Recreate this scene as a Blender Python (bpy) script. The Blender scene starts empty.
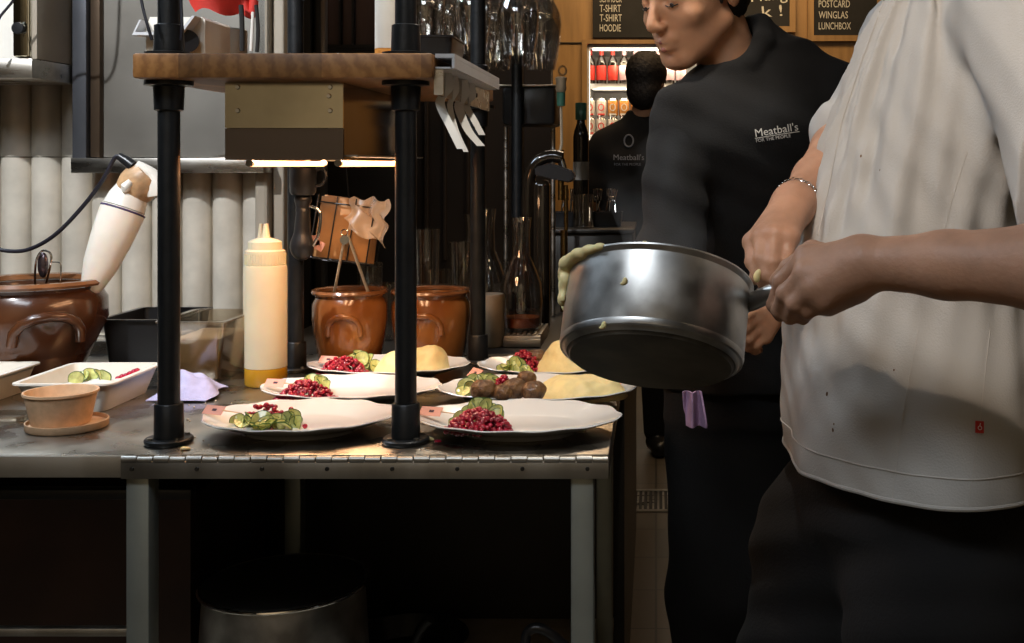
import bpy, bmesh, math, random
import numpy as np
from mathutils import Vector, Matrix, noise as mnoise
from mathutils.bvhtree import BVHTree
random.seed(7)
PI = math.pi
F = 1150.0; VX = 656.0; VY = 165.0; EYE = 1.33
scene = bpy.context.scene
COL = scene.collection
def P(px, py, d):
    return Vector(((px-VX)*d/F, d, EYE-(py-VY)*d/F))
def PX(px, d): return (px-VX)*d/F
def PZ(py, d): return EYE-(py-VY)*d/F

# ------------------------------------------------------------------ materials
MATS = {}
def mat(name, col, rough=0.5, metal=0.0, var=0.0, vscale=20.0, bump=0.0, bscale=60.0, col2=None,
        emit=None, estr=0.0, trans=0.0, ior=1.45, coat=0.0, sss=0.0, stretch=(1,1,1), rvar=0.0, spec=0.5, alpha=1.0):
    if name in MATS: return MATS[name]
    m = bpy.data.materials.new(name); m.use_nodes = True
    nt = m.node_tree; N = nt.nodes; L = nt.links
    b = N['Principled BSDF']
    b.inputs['Base Color'].default_value = (*col, 1)
    b.inputs['Roughness'].default_value = rough
    b.inputs['Metallic'].default_value = metal
    b.inputs['IOR'].default_value = ior
    b.inputs['Specular IOR Level'].default_value = spec
    b.inputs['Alpha'].default_value = alpha
    if trans: b.inputs['Transmission Weight'].default_value = trans
    if coat: b.inputs['Coat Weight'].default_value = coat; b.inputs['Coat Roughness'].default_value = 0.08
    if sss:
        b.inputs['Subsurface Weight'].default_value = sss
        b.inputs['Subsurface Radius'].default_value = (1.0, .35, .2); b.inputs['Subsurface Scale'].default_value = .008
    if emit is not None:
        b.inputs['Emission Color'].default_value = (*emit, 1); b.inputs['Emission Strength'].default_value = estr
    if var or bump or col2 or rvar:
        tc = N.new('ShaderNodeTexCoord'); mp = N.new('ShaderNodeMapping')
        mp.inputs['Scale'].default_value = stretch
        L.new(tc.outputs['Object'], mp.inputs['Vector'])
        if var or col2 or rvar:
            nz = N.new('ShaderNodeTexNoise'); nz.inputs['Scale'].default_value = vscale; nz.inputs['Detail'].default_value = 6
            L.new(mp.outputs[0], nz.inputs['Vector'])
            rp = N.new('ShaderNodeValToRGB')
            c2 = col2 if col2 else tuple(max(0, c*(1-var)) for c in col)
            c1 = col if col2 else tuple(min(1, c*(1+var*.6)) for c in col)
            rp.color_ramp.elements[0].position = .35; rp.color_ramp.elements[0].color = (*c2, 1)
            rp.color_ramp.elements[1].position = .65; rp.color_ramp.elements[1].color = (*c1, 1)
            L.new(nz.outputs['Fac'], rp.inputs['Fac'])
            if var or col2: L.new(rp.outputs['Color'], b.inputs['Base Color'])
            if rvar:
                mr = N.new('ShaderNodeMapRange'); mr.inputs['From Min'].default_value = .3; mr.inputs['From Max'].default_value = .7
                mr.inputs['To Min'].default_value = max(.02, rough-rvar); mr.inputs['To Max'].default_value = rough+rvar
                L.new(nz.outputs['Fac'], mr.inputs['Value']); L.new(mr.outputs[0], b.inputs['Roughness'])
        if bump:
            nb = N.new('ShaderNodeTexNoise'); nb.inputs['Scale'].default_value = bscale; nb.inputs['Detail'].default_value = 4
            L.new(mp.outputs[0], nb.inputs['Vector'])
            bp = N.new('ShaderNodeBump'); bp.inputs['Strength'].default_value = bump; bp.inputs['Distance'].default_value = .004
            L.new(nb.outputs['Fac'], bp.inputs['Height']); L.new(bp.outputs[0], b.inputs['Normal'])
    MATS[name] = m
    return m

M = dict(
 steel   = mat('steel', (.50,.47,.42), .32, 1, var=.18, vscale=6, rvar=.1, stretch=(1,6,6)),
 wornsteel = mat('worn_steel', (.44,.41,.36), .30, 1, var=.3, vscale=9, rvar=.13),
 brushed = mat('brushed_steel', (.44,.42,.38), .42, 1, var=.22, vscale=14, stretch=(1,1,.15), rvar=.08),
 dullsteel = mat('dull_grey_steel', (.20,.185,.16), .5, .7, var=.12, vscale=5, rvar=.08),
 legsteel = mat('leg_steel', (.30,.32,.29), .42, .6, var=.15, vscale=8),
 mirror  = mat('mirror_steel', (.70,.64,.48), .11, 1, var=.12, vscale=7, bump=.5, bscale=4),
 pan     = mat('pan_steel', (.50,.49,.47), .38, 1, var=.35, vscale=16, rvar=.09, bump=.08, bscale=14),
 panbase = mat('pan_base_steel', (.20,.185,.155), .45, .6, col2=(.07,.062,.05), vscale=16, rvar=.1),
 chrome  = mat('chrome', (.75,.74,.72), .1, 1),
 pipe    = mat('black_pipe', (.012,.013,.014), .38, .2, var=.3, vscale=40, bump=.15, bscale=120),
 blackpl = mat('black_plastic', (.014,.014,.015), .3),
 blackmat= mat('black_matte', (.012,.011,.010), .7),
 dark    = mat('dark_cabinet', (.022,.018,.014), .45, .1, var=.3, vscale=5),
 darkbrown = mat('dark_brown', (.035,.022,.014), .7, var=.35, vscale=3),
 fluted  = mat('glazed_cream_tile', (.68,.62,.52), .28, var=.14, vscale=12, coat=.2),
 beige   = mat('beige_paint', (.42,.36,.28), .5, var=.12, vscale=6),
 mauve   = mat('mauve_glass_panel', (.16,.10,.09), .2, .3, var=.4, vscale=8, stretch=(1,1,.2)),
 tanwood = mat('tan_wood', (.34,.19,.07), .5, var=.2, vscale=4, stretch=(6,6,.6), bump=.1, bscale=20),
 floor   = mat('floor_tile', (.10,.085,.065), .42, var=.25, vscale=4, bump=.1, bscale=30),
 shelfmat= mat('pale_shelf_board', (.62,.55,.42), .6, var=.15, vscale=6),
 kitchen = mat('kitchen_wall_paint', (.36,.31,.24), .7, var=.25, vscale=2),
 wallp   = mat('dark_wall_paint', (.05,.04,.032), .8, var=.2, vscale=3),
 ceil    = mat('ceiling_paint', (.22,.21,.19), .85, var=.1),
 plate   = mat('white_porcelain', (.78,.78,.76), .14, coat=.5, var=.02),
 whitepl = mat('white_plastic', (.78,.73,.64), .35, var=.05),
 greypl  = mat('pale_grey_plastic', (.55,.55,.56), .4, var=.05),
 kraft   = mat('kraft_paper', (.64,.42,.25), .75, var=.12, vscale=60, bump=.1, bscale=150),
 card    = mat('brown_cardboard', (.50,.24,.08), .6, var=.25, vscale=12),
 clay    = mat('brown_glaze', (.10,.035,.013), .24, coat=.5, col2=(.05,.017,.007), vscale=6),
 claymid = mat('amber_glaze', (.36,.14,.035), .2, coat=.6, col2=(.19,.06,.016), vscale=6),
 clayrim = mat('tan_glaze_rim', (.24,.095,.035), .25, coat=.5, var=.3, vscale=12),
 cuke    = mat('cucumber_flesh', (.56,.58,.20), .25, var=.3, vscale=110, coat=.5),
 rind    = mat('cucumber_rind', (.05,.12,.015), .35, var=.4, vscale=60),
 berry   = mat('red_berry', (.36,.008,.03), .15, coat=.6, var=.5, vscale=90, sss=.1),
 mash    = mat('mashed_potato', (.84,.70,.34), .5, var=.08, vscale=50, bump=.35, bscale=70, sss=.15),
 meat    = mat('browned_meat', (.20,.10,.035), .45, col2=(.07,.028,.01), vscale=75, bump=1.0, bscale=160, coat=.2),
 pink    = mat('pink_card', (.75,.36,.27), .6, var=.1),
 ink     = mat('dark_ink', (.05,.01,.02), .6),
 paper   = mat('white_paper', (.72,.69,.64), .7, var=.04),
 bluepaper = mat('pale_blue_paper', (.62,.72,.78), .7, var=.04, bump=.3, bscale=30),
 lilac   = mat('lilac_cloth', (.40,.40,.62), .8, var=.12, vscale=50, bump=.3, bscale=200),
 purple  = mat('purple_cloth', (.38,.24,.38), .85, var=.2, vscale=40, bump=.3, bscale=200),
 red     = mat('red_cloth', (.55,.03,.02), .7, var=.25, vscale=15, bump=.3, bscale=60),
 skinw   = mat('skin_light', (.47,.25,.155), .5, var=.16, vscale=22, bump=.18, bscale=180, sss=.12),
 skinb   = mat('skin_olive', (.60,.30,.165), .5, var=.14, vscale=16, bump=.12, bscale=150, sss=.12),
 hair    = mat('dark_hair', (.012,.008,.006), .55, bump=.8, bscale=140, stretch=(1,1,.15)),
 hair2   = mat('brown_hair', (.012,.008,.006), .65, bump=.9, bscale=90),
 shirtw  = mat('white_cotton', (.47,.45,.42), .85, var=.05, vscale=6, bump=.22, bscale=420),
 shirtb  = mat('black_cotton', (.0092,.0080,.0072), .95, var=.25, vscale=12, bump=.3, bscale=300),
 trous   = mat('black_trouser_cloth', (.0065,.006,.006), .95, var=.3, vscale=9, bump=.3, bscale=240),
 shoe    = mat('black_leather', (.01,.01,.01), .35),
 eye     = mat('eye_white', (.7,.65,.6), .2), iris = mat('iris_brown', (.03,.015,.01), .1),
 lip     = mat('lip', (.38,.13,.09), .45),
 logo    = mat('cream_print', (.70,.65,.58), .8), logo2 = mat('grey_print', (.22,.22,.24), .8),
 chalk   = mat('chalk_lettering', (.62,.58,.50), .9), board = mat('blackboard', (.018,.016,.015), .8, var=.3, vscale=5),
 green   = mat('green_foil', (.05,.16,.11), .4), dkglass = mat('dark_bottle_glass', (.012,.008,.005), .08, coat=.8),
 label   = mat('grey_label', (.30,.28,.25), .6), redlabel = mat('red_label', (.62,.045,.03), .5),
 pinklabel = mat('pink_label', (.60,.42,.46), .5), whitecan = mat('white_can', (.62,.58,.52), .3, .3),
 orangecan = mat('orange_can', (.55,.24,.06), .3, .4), 
 cheesed = mat('beige_sauce', (.42,.30,.17), .5, var=.2, vscale=30),
 oil     = mat('yellow_sauce', (.62,.30,.015), .25, sss=.2),
 bottle  = mat('milky_bottle', (.66,.56,.38), .4, sss=.3, var=.05, vscale=15, spec=.4),
 bag     = mat('milky_plastic_bag', (.78,.70,.60), .35, sss=.3, var=.06, vscale=20, bump=.25, bscale=25),
 tape    = mat('tan_tape', (.50,.30,.15), .4, var=.3, vscale=40, bump=.5, bscale=50),
 cord    = mat('black_cord', (.012,.010,.016), .5),
 glow    = mat('glowing_quartz', (1,.5,.2), .4, emit=(1,.34,.12), estr=7),
 fluo    = mat('glowing_white_strip', (1,1,1), .4, emit=(1,.86,.66), estr=5),
 panel   = mat('ceiling_light_diffuser', (1,1,1), .4, emit=(.72,.85,1), estr=5),
 warmglow= mat('warm_diffuser', (1,.8,.5), .4, emit=(1,.74,.42), estr=6),
 orange  = mat('orange_liquid', (.75,.16,.02), .2),
 stone   = mat('stoneware_beige', (.40,.31,.21), .6, var=.15, vscale=20),
 rubber  = mat('purple_rubber', (.05,.03,.09), .6),
 stripe  = mat('orange_band', (.75,.30,.05), .5),
)
def glass(name, col, rough=.02, ior=1.45, a=.82):
    """thin clear glass: mostly see-through with a fresnel glint"""
    m = bpy.data.materials.new(name); m.use_nodes = True
    nt = m.node_tree; N = nt.nodes; L = nt.links; N.clear()
    o = N.new('ShaderNodeOutputMaterial'); tr = N.new('ShaderNodeBsdfTransparent'); tr.inputs[0].default_value = (*col, 1)
    g = N.new('ShaderNodeBsdfGlossy'); g.inputs['Roughness'].default_value = rough; g.inputs[0].default_value = (1,1,1,1)
    lw = N.new('ShaderNodeLayerWeight'); lw.inputs[0].default_value = .35
    mr = N.new('ShaderNodeMapRange'); mr.inputs['To Min'].default_value = 1-a-.1; mr.inputs['To Max'].default_value = .75
    mx = N.new('ShaderNodeMixShader')
    L.new(lw.outputs['Facing'], mr.inputs['Value']); L.new(mr.outputs[0], mx.inputs[0])
    L.new(tr.outputs[0], mx.inputs[1]); L.new(g.outputs[0], mx.inputs[2]); L.new(mx.outputs[0], o.inputs[0])
    return m
M['glass'] = glass('clear_glass', (.93,.92,.90))
M['clearpl'] = glass('clear_plastic', (.85,.80,.72), .12, a=.8)
M['smoke'] = glass('smoked_plastic', (.10,.095,.09), .1, a=.85)

# pale ash shelf wood with grain
def wood_shelf():
    m = bpy.data.materials.new('oiled_wood'); m.use_nodes = True
    N = m.node_tree.nodes; L = m.node_tree.links; b = N['Principled BSDF']
    tc = N.new('ShaderNodeTexCoord'); mp = N.new('ShaderNodeMapping'); mp.inputs['Scale'].default_value = (1,1,1)
    mp.inputs['Rotation'].default_value = (.35,.2,.5)
    L.new(tc.outputs['Object'], mp.inputs[0])
    w = N.new('ShaderNodeTexWave'); w.wave_type = 'RINGS'; w.inputs['Scale'].default_value = 32; w.inputs['Distortion'].default_value = 3.5
    w.inputs['Detail'].default_value = 3; w.inputs['Detail Scale'].default_value = 3
    L.new(mp.outputs[0], w.inputs['Vector'])
    v = N.new('ShaderNodeTexVoronoi'); mp2 = N.new('ShaderNodeMapping'); mp2.inputs['Scale'].default_value = (9,3,0)
    L.new(tc.outputs['Object'], mp2.inputs[0]); L.new(mp2.outputs[0], v.inputs['Vector']); v.inputs['Scale'].default_value = 1
    r = N.new('ShaderNodeValToRGB'); r.color_ramp.elements[0].color = (.19,.078,.020,1); r.color_ramp.elements[1].color = (.29,.13,.038,1)
    L.new(w.outputs['Fac'], r.inputs[0])
    hs = N.new('ShaderNodeHueSaturation'); mr = N.new('ShaderNodeMapRange'); mr.inputs['To Min'].default_value = .6; mr.inputs['To Max'].default_value = 1.35
    sp = N.new('ShaderNodeSeparateColor'); L.new(v.outputs['Color'], sp.inputs[0]); L.new(sp.outputs[0], mr.inputs['Value'])
    L.new(mr.outputs[0], hs.inputs['Value']); L.new(r.outputs[0], hs.inputs['Color']); L.new(hs.outputs[0], b.inputs['Base Color'])
    b.inputs['Roughness'].default_value = .5
    return m
M['wood'] = wood_shelf()
def floor_mat():
    m = bpy.data.materials.new('floor_tiles'); m.use_nodes = True
    N = m.node_tree.nodes; L = m.node_tree.links; b = N['Principled BSDF']
    tc = N.new('ShaderNodeTexCoord'); br = N.new('ShaderNodeTexBrick')
    br.offset = 0; br.inputs['Scale'].default_value = 1; br.inputs['Brick Width'].default_value = .3; br.inputs['Row Height'].default_value = .3
    br.inputs['Mortar Size'].default_value = .004; br.inputs['Color1'].default_value = (.10,.08,.055,1); br.inputs['Color2'].default_value = (.075,.062,.045,1)
    br.inputs['Mortar'].default_value = (.03,.026,.02,1)
    L.new(tc.outputs['Object'], br.inputs['Vector']); L.new(br.outputs['Color'], b.inputs['Base Color'])
    b.inputs['Roughness'].default_value = .35
    return m
M['floort'] = floor_mat()

# ------------------------------------------------------------------ object plumbing
def wloc(o):
    v = Vector((0,0,0))
    while o is not None:
        v = v + o.location; o = o.parent
    return v
def setp(o, label=None, cat=None, group=None, kind=None):
    if label: o['label'] = label
    if cat: o['category'] = cat
    if group: o['group'] = group
    if kind: o['kind'] = kind
    return o
def thing(name, label, cat, loc=(0,0,0), group=None):
    o = bpy.data.objects.new(name, None); COL.objects.link(o); o.location = loc; o.empty_display_size = .05
    return setp(o, label, cat, group)
def link_mesh(name, me, m, parent=None, smooth=True, loc=None):
    if isinstance(m, (list, tuple)):
        for q in m: me.materials.append(q)
    else: me.materials.append(m)
    off = wloc(parent) if parent is not None else (Vector(loc) if loc is not None else Vector((0,0,0)))
    if off.length > 0: me.transform(Matrix.Translation(-off))
    o = bpy.data.objects.new(name, me); COL.objects.link(o)
    if parent is not None: o.parent = parent
    elif loc is not None: o.location = loc
    if smooth:
        me.polygons.foreach_set('use_smooth', [True]*len(me.polygons))
        try: me.set_sharp_from_angle(angle=math.radians(40))
        except Exception: pass
    me.update()
    return o
def obj(name, bm, m, parent=None, smooth=True, loc=None):
    bmesh.ops.recalc_face_normals(bm, faces=bm.faces[:])
    me = bpy.data.meshes.new(name); bm.to_mesh(me); bm.free()
    return link_mesh(name, me, m, parent, smooth, loc)
def copy_tree(o, parent=None):
    c = o.copy(); COL.objects.link(c)
    if parent is not None: c.parent = parent
    for ch in list(o.children): copy_tree(ch, c)
    return c

# ------------------------------------------------------------------ bmesh helpers
def B(): return bmesh.new()
def box(bm, x0, x1, y0, y1, z0, z1, bev=0.0, mi=0, rot=None, seg=2):
    c = Vector(((x0+x1)/2,(y0+y1)/2,(z0+z1)/2))
    r = bmesh.ops.create_cube(bm, size=1)
    vs = r['verts']
    bmesh.ops.scale(bm, vec=(abs(x1-x0),abs(y1-y0),abs(z1-z0)), verts=vs)
    if bev:
        es = list({e for v in vs for e in v.link_edges})
        rb = bmesh.ops.bevel(bm, geom=es, offset=bev, segments=seg, affect='EDGES', profile=.5)
        vs = list({v for f in rb['faces'] for v in f.verts} | {v for v in vs if v.is_valid})
    if rot is not None: bmesh.ops.rotate(bm, cent=(0,0,0), matrix=rot, verts=vs)
    bmesh.ops.translate(bm, vec=c, verts=vs)
    if mi:
        for f in {f for v in vs for f in v.link_faces}: f.material_index = mi
    return vs
def frame_of(d):
    d = d.normalized(); a = Vector((0,0,1)) if abs(d.z) < .9 else Vector((1,0,0))
    u = d.cross(a).normalized(); v = d.cross(u).normalized()
    return u, v
def tube(bm, pts, r, seg=12, caps=True, closed=False, mi=0):
    pts = [Vector(p) for p in pts]
    n = len(pts); rs = r if isinstance(r, (list, tuple)) else [r]*n
    rings = []; u = None
    for i, p in enumerate(pts):
        if closed: t = (pts[(i+1)%n]-pts[i-1])
        else: t = pts[min(i+1,n-1)]-pts[max(i-1,0)]
        t = t.normalized()
        if u is None: u, v = frame_of(t)
        else:
            u = (u - t*u.dot(t)).normalized(); v = t.cross(u)
        rings.append([bm.verts.new(p+(u*math.cos(2*PI*k/seg)+v*math.sin(2*PI*k/seg))*rs[i]) for k in range(seg)])
    m = n if closed else n-1
    for i in range(m):
        a = rings[i]; b = rings[(i+1)%n]
        for k in range(seg):
            f = bm.faces.new((a[k],a[(k+1)%seg],b[(k+1)%seg],b[k])); f.material_index = mi
    if caps and not closed:
        f = bm.faces.new(rings[0]); f.material_index = mi; f = bm.faces.new(rings[-1][::-1]); f.material_index = mi
def spline(pts, n=8):
    pts = [Vector(p) for p in pts]; out = []
    for i in range(len(pts)-1):
        p0 = pts[max(i-1,0)]; p1 = pts[i]; p2 = pts[i+1]; p3 = pts[min(i+2,len(pts)-1)]
        for k in range(n):
            t = k/n
            out.append(.5*((2*p1)+(p2-p0)*t+(2*p0-5*p1+4*p2-p3)*t*t+(3*p1-p0-3*p2+p3)*t**3))
    out.append(pts[-1]); return out
def lathe(bm, prof, c=(0,0,0), seg=48, sx=1, sy=1, closed=False, wav=0, nw=0, mi=0, mat4=None):
    """prof: (r,z) list. closed profile gives a solid wall"""
    c = Vector(c); rings = []
    for (r, z) in prof:
        if r < 1e-6:
            p = Vector((0,0,z)); p = (mat4 @ p) if mat4 else p+c
            rings.append([bm.verts.new(p)]); continue
        ring = []
        for k in range(seg):
            a = 2*PI*k/seg; rr = r*(1+wav*math.cos(nw*a)) if wav else r
            p = Vector((rr*math.cos(a)*sx, rr*math.sin(a)*sy, z))
            ring.append(bm.verts.new((mat4 @ p) if mat4 else p+c))
        rings.append(ring)
    pairs = [(rings[i], rings[i+1]) for i in range(len(rings)-1)]
    if closed: pairs.append((rings[-1], rings[0]))
    for a, b in pairs:
        for k in range(seg):
            k2 = (k+1)%seg
            if len(a) == 1 and len(b) == 1: continue
            if len(a) == 1: f = bm.faces.new((a[0], b[k2], b[k]))
            elif len(b) == 1: f = bm.faces.new((a[k], a[k2], b[0]))
            else: f = bm.faces.new((a[k], a[k2], b[k2], b[k]))
            f.material_index = mi
def cyl(bm, p0, p1, r0, r1=None, seg=24, mi=0):
    tube(bm, [p0, p1], [r0, r1 if r1 is not None else r0], seg, mi=mi)
def sheet(bm, fn, nu, nv, th=0.0):
    """grid surface fn(u,v)->Vector, given real thickness along its normal"""
    g = [[Vector(fn(i/nu, j/nv)) for j in range(nv+1)] for i in range(nu+1)]
    A = [[bm.verts.new(p) for p in row] for row in g]
    for i in range(nu):
        for j in range(nv): bm.faces.new((A[i][j],A[i+1][j],A[i+1][j+1],A[i][j+1]))
    if th:
        def nrm(i,j):
            a = g[min(i+1,nu)][j]-g[max(i-1,0)][j]; b = g[i][min(j+1,nv)]-g[i][max(j-1,0)]
            n = a.cross(b); return n.normalized() if n.length > 1e-9 else Vector((0,0,1))
        C = [[bm.verts.new(g[i][j]+nrm(i,j)*th) for j in range(nv+1)] for i in range(nu+1)]
        for i in range(nu):
            for j in range(nv): bm.faces.new((C[i][j],C[i][j+1],C[i+1][j+1],C[i+1][j]))
        for i in range(nu):
            bm.faces.new((A[i][0],C[i][0],C[i+1][0],A[i+1][0])); bm.faces.new((A[i][nv],A[i+1][nv],C[i+1][nv],C[i][nv]))
        for j in range(nv):
            bm.faces.new((A[0][j],A[0][j+1],C[0][j+1],C[0][j])); bm.faces.new((A[nu][j],C[nu][j],C[nu][j+1],A[nu][j+1]))

# ------------------------------------------------------------------ SDF bodies
class SDF:
    def __init__(s, lo, hi, h):
        s.h = h; s.lo = np.array(lo, dtype=np.float32)
        n = [int(math.ceil((hi[i]-lo[i])/h))+1 for i in range(3)]
        s.ax = [np.arange(n[i], dtype=np.float32)*h+lo[i] for i in range(3)]
        s.f = np.full(n, 1.0, dtype=np.float32)
    def sl(s, lo, hi):
        r = []
        for i in range(3):
            a = int(max(0, math.floor((lo[i]-s.lo[i])/s.h))); b = int(min(len(s.ax[i]), math.ceil((hi[i]-s.lo[i])/s.h)+1))
            r.append(slice(a, max(a,b)))
        return tuple(r)
    def grids(s, S):
        return s.ax[0][S[0]][:,None,None], s.ax[1][S[1]][None,:,None], s.ax[2][S[2]][None,None,:]
    def mix(s, S, d, k, sub=False):
        cur = s.f[S]
        if sub: cur = -cur
        if k > 0:
            hh = np.clip(.5+.5*(cur-d)/k, 0, 1); r = cur*(1-hh)+d*hh-k*hh*(1-hh)
        else: r = np.minimum(cur, d)
        s.f[S] = (-r if sub else r).astype(np.float32)
    def cap(s, a, b, ra, rb=None, k=.012, sub=False):
        rb = ra if rb is None else rb; a = np.array(a, dtype=np.float32); b = np.array(b, dtype=np.float32)
        m = max(ra, rb)+k+.02; S = s.sl(np.minimum(a,b)-m, np.maximum(a,b)+m)
        X,Y,Z = s.grids(S); ba = b-a; L2 = float(ba@ba)+1e-9
        t = np.clip(((X-a[0])*ba[0]+(Y-a[1])*ba[1]+(Z-a[2])*ba[2])/L2, 0, 1)
        d = np.sqrt((X-a[0]-t*ba[0])**2+(Y-a[1]-t*ba[1])**2+(Z-a[2]-t*ba[2])**2)-(ra+(rb-ra)*t)
        s.mix(S, d, k, sub)
    def chain(s, pts, rs, k=.01):
        for i in range(len(pts)-1): s.cap(pts[i], pts[i+1], rs[i], rs[i+1], k)
    def ell(s, c, r, R=None, k=.012, sub=False):
        c = np.array(c, dtype=np.float32); m = max(r)+k+.02; S = s.sl(c-m, c+m)
        X,Y,Z = s.grids(S); x, y, z = X-c[0], Y-c[1], Z-c[2]
        if R is not None:   # R columns = local axes in world
            x, y, z = [x*R[0][i]+y*R[1][i]+z*R[2][i] for i in range(3)]
        k0 = np.sqrt((x/r[0])**2+(y/r[1])**2+(z/r[2])**2); k1 = np.sqrt((x/r[0]**2)**2+(y/r[1]**2)**2+(z/r[2]**2)**2)
        d = k0*(k0-1)/np.maximum(k1, 1e-6)
        s.mix(S, d, k, sub)
    def stack(s, secs, ang=0.0, k=.02, grow=0.0, warp=None, zcut=None):
        """secs: (z, cx, cy, rx, ry) sorted by z - elliptical torso"""
        zs = [q[0] for q in secs]; m = max(max(q[3],q[4]) for q in secs)+grow+.05
        lo = (min(q[1] for q in secs)-m, min(q[2] for q in secs)-m, zs[0]-.03); hi = (max(q[1] for q in secs)+m, max(q[2] for q in secs)+m, zs[-1]+.06)
        S = s.sl(lo, hi); X,Y,Z = s.grids(S)
        zz = np.clip(Z, zs[0], zs[-1])
        def smooth_interp(col):
            fine = np.linspace(zs[0], zs[-1], 200); v = np.interp(fine, zs, [q[col] for q in secs])
            ker = np.ones(17)/17; vp = np.pad(v, 8, mode='edge'); v = np.convolve(vp, ker, 'valid')
            return np.interp(zz, fine, v)
        cx, cy, rx, ry = [smooth_interp(i) for i in (1,2,3,4)]
        rx = rx+grow; ry = ry+grow
        x = X-cx; y = Y-cy
        if ang: x, y = x*math.cos(ang)+y*math.sin(ang), -x*math.sin(ang)+y*math.cos(ang)
        k0 = np.sqrt((x/rx)**2+(y/ry)**2); k1 = np.sqrt((x/rx**2)**2+(y/ry**2)**2)
        d = k0*(k0-1)/np.maximum(k1, 1e-4)
        d = np.where(k0 < .3, -.05, d)
        dz = np.maximum(zs[0]-Z, Z-zs[-1])
        d = np.maximum(d, dz) if zcut is None else np.maximum(d, dz)
        s.mix(S, d, k)
    def warp(s, fn, lo=None, hi=None):
        S = s.sl(lo if lo is not None else s.lo, hi if hi is not None else [a[-1] for a in s.ax]); X,Y,Z = s.grids(S)
        s.f[S] = (s.f[S]+fn(X,Y,Z)).astype(np.float32)
    def plane(s, n, p, k=.004):
        """keep the side where (x-p).n < 0"""
        n = np.array(n, dtype=np.float32); n /= np.linalg.norm(n)
        X,Y,Z = s.grids((slice(None),)*3)
        d = (X-p[0])*n[0]+(Y-p[1])*n[1]+(Z-p[2])*n[2]
        hh = np.clip(.5-.5*(s.f-d)/k, 0, 1); s.f = (s.f*(1-hh)+d*hh+k*hh*(1-hh)).astype(np.float32)
    def mesh(s, name, smooth_it=1):
        f = s.f; f[0]=f[-1]=1; f[:,0]=f[:,-1]=1; f[:,:,0]=f[:,:,-1]=1
        ins = f < 0
        n = np.array(f.shape)
        c = ins[:-1,:-1,:-1].astype(np.int8)
        cnt = np.zeros(n-1, dtype=np.int8)
        for dx in (0,1):
            for dy in (0,1):
                for dz in (0,1):
                    cnt += ins[dx:n[0]-1+dx, dy:n[1]-1+dy, dz:n[2]-1+dz]
        act = np.argwhere((cnt > 0) & (cnt < 8))
        idx = np.full(n-1, -1, dtype=np.int32); idx[act[:,0],act[:,1],act[:,2]] = np.arange(len(act))
        pos = np.zeros((len(act),3)); w = np.zeros(len(act))
        corners = [(a,b,c) for a in (0,1) for b in (0,1) for c in (0,1)]
        val = {q: f[act[:,0]+q[0],act[:,1]+q[1],act[:,2]+q[2]].astype(np.float64) for q in corners}
        for q in corners:
            for ax in range(3):
                if q[ax]: continue
                q2 = list(q); q2[ax] = 1; q2 = tuple(q2)
                a, b = val[q], val[q2]; cr = (a < 0) != (b < 0)
                t = np.where(cr, a/np.where(cr, a-b, 1), 0)
                p = np.array(q, dtype=float)[None,:].repeat(len(act), 0); p[:,ax] += t
                pos[cr] += p[cr]; w[cr] += 1
        pos = pos/w[:,None]+act
        quads = []
        for ax in range(3):
            o1, o2 = [(1,2),(2,0),(0,1)][ax]
            sl0 = [slice(1,-1)]*3; sl0[ax] = slice(0,-1); sl1 = list(sl0); sl1[ax] = slice(1,None)
            A = ins[tuple(sl0)]; Bq = ins[tuple(sl1)]
            e = np.argwhere(A != Bq)
            if not len(e): continue
            base = e.copy(); base[:,[i for i in range(3) if i != ax]] += 1
            flip = A[e[:,0],e[:,1],e[:,2]]
            def cell(d1, d2):
                q = base.copy(); q[:,o1] += d1; q[:,o2] += d2
                return idx[q[:,0],q[:,1],q[:,2]]
            q = np.stack([cell(-1,-1),cell(0,-1),cell(0,0),cell(-1,0)], 1)
            q = np.where(flip[:,None], q, q[:,::-1])
            quads.append(q)
        quads = np.concatenate(quads); quads = quads[(quads >= 0).all(1)]
        V = pos*s.h+s.lo
        for _ in range(smooth_it):
            acc = np.zeros_like(V); n_ = np.zeros(len(V))
            for a, b in ((0,1),(1,2),(2,3),(3,0)):
                np.add.at(acc, quads[:,a], V[quads[:,b]]); np.add.at(acc, quads[:,b], V[quads[:,a]])
                np.add.at(n_, quads[:,a], 1); np.add.at(n_, quads[:,b], 1)
            V = V*.5+.5*acc/np.maximum(n_,1)[:,None]
        me = bpy.data.meshes.new(name)
        me.vertices.add(len(V)); me.vertices.foreach_set('co', V.astype(np.float32).ravel())
        me.loops.add(len(quads)*4); me.loops.foreach_set('vertex_index', quads.astype(np.int32).ravel())
        me.polygons.add(len(quads)); me.polygons.foreach_set('loop_start', np.arange(len(quads), dtype=np.int32)*4)
        try: me.polygons.foreach_set('loop_total', np.full(len(quads), 4, dtype=np.int32))
        except Exception: pass
        me.update(calc_edges=True); me.validate()
        q=V[quads]; vol=np.einsum('ij,ij->i',q[:,0],np.cross(q[:,1],q[:,2])).sum()+np.einsum('ij,ij->i',q[:,0],np.cross(q[:,2],q[:,3])).sum()
        if vol < 0: me.flip_normals()
        return me
def sobj(name, sdf, m, parent=None, it=1, loc=None):
    o = link_mesh(name, sdf.mesh(name, it), m, parent, False, loc)
    o.data.polygons.foreach_set('use_smooth', [True]*len(o.data.polygons)); o.data.update()
    return o
def bvh(o):
    me = o.data; off = wloc(o)
    vs = [v.co+off for v in me.vertices]; return BVHTree.FromPolygons(vs, [tuple(p.vertices) for p in me.polygons])
CAMP = Vector((0,0,EYE))
def ray(tree, px, py, lift=.001):
    """where the sight line through that picture point meets the cloth, a little above it"""
    d = (P(px,py,1.0)-CAMP).normalized(); h = tree.ray_cast(CAMP, d)
    if h[0] is None: return None
    n = h[1] if h[1].dot(d) < 0 else -h[1]
    return h[0]+n*lift, n
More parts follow.
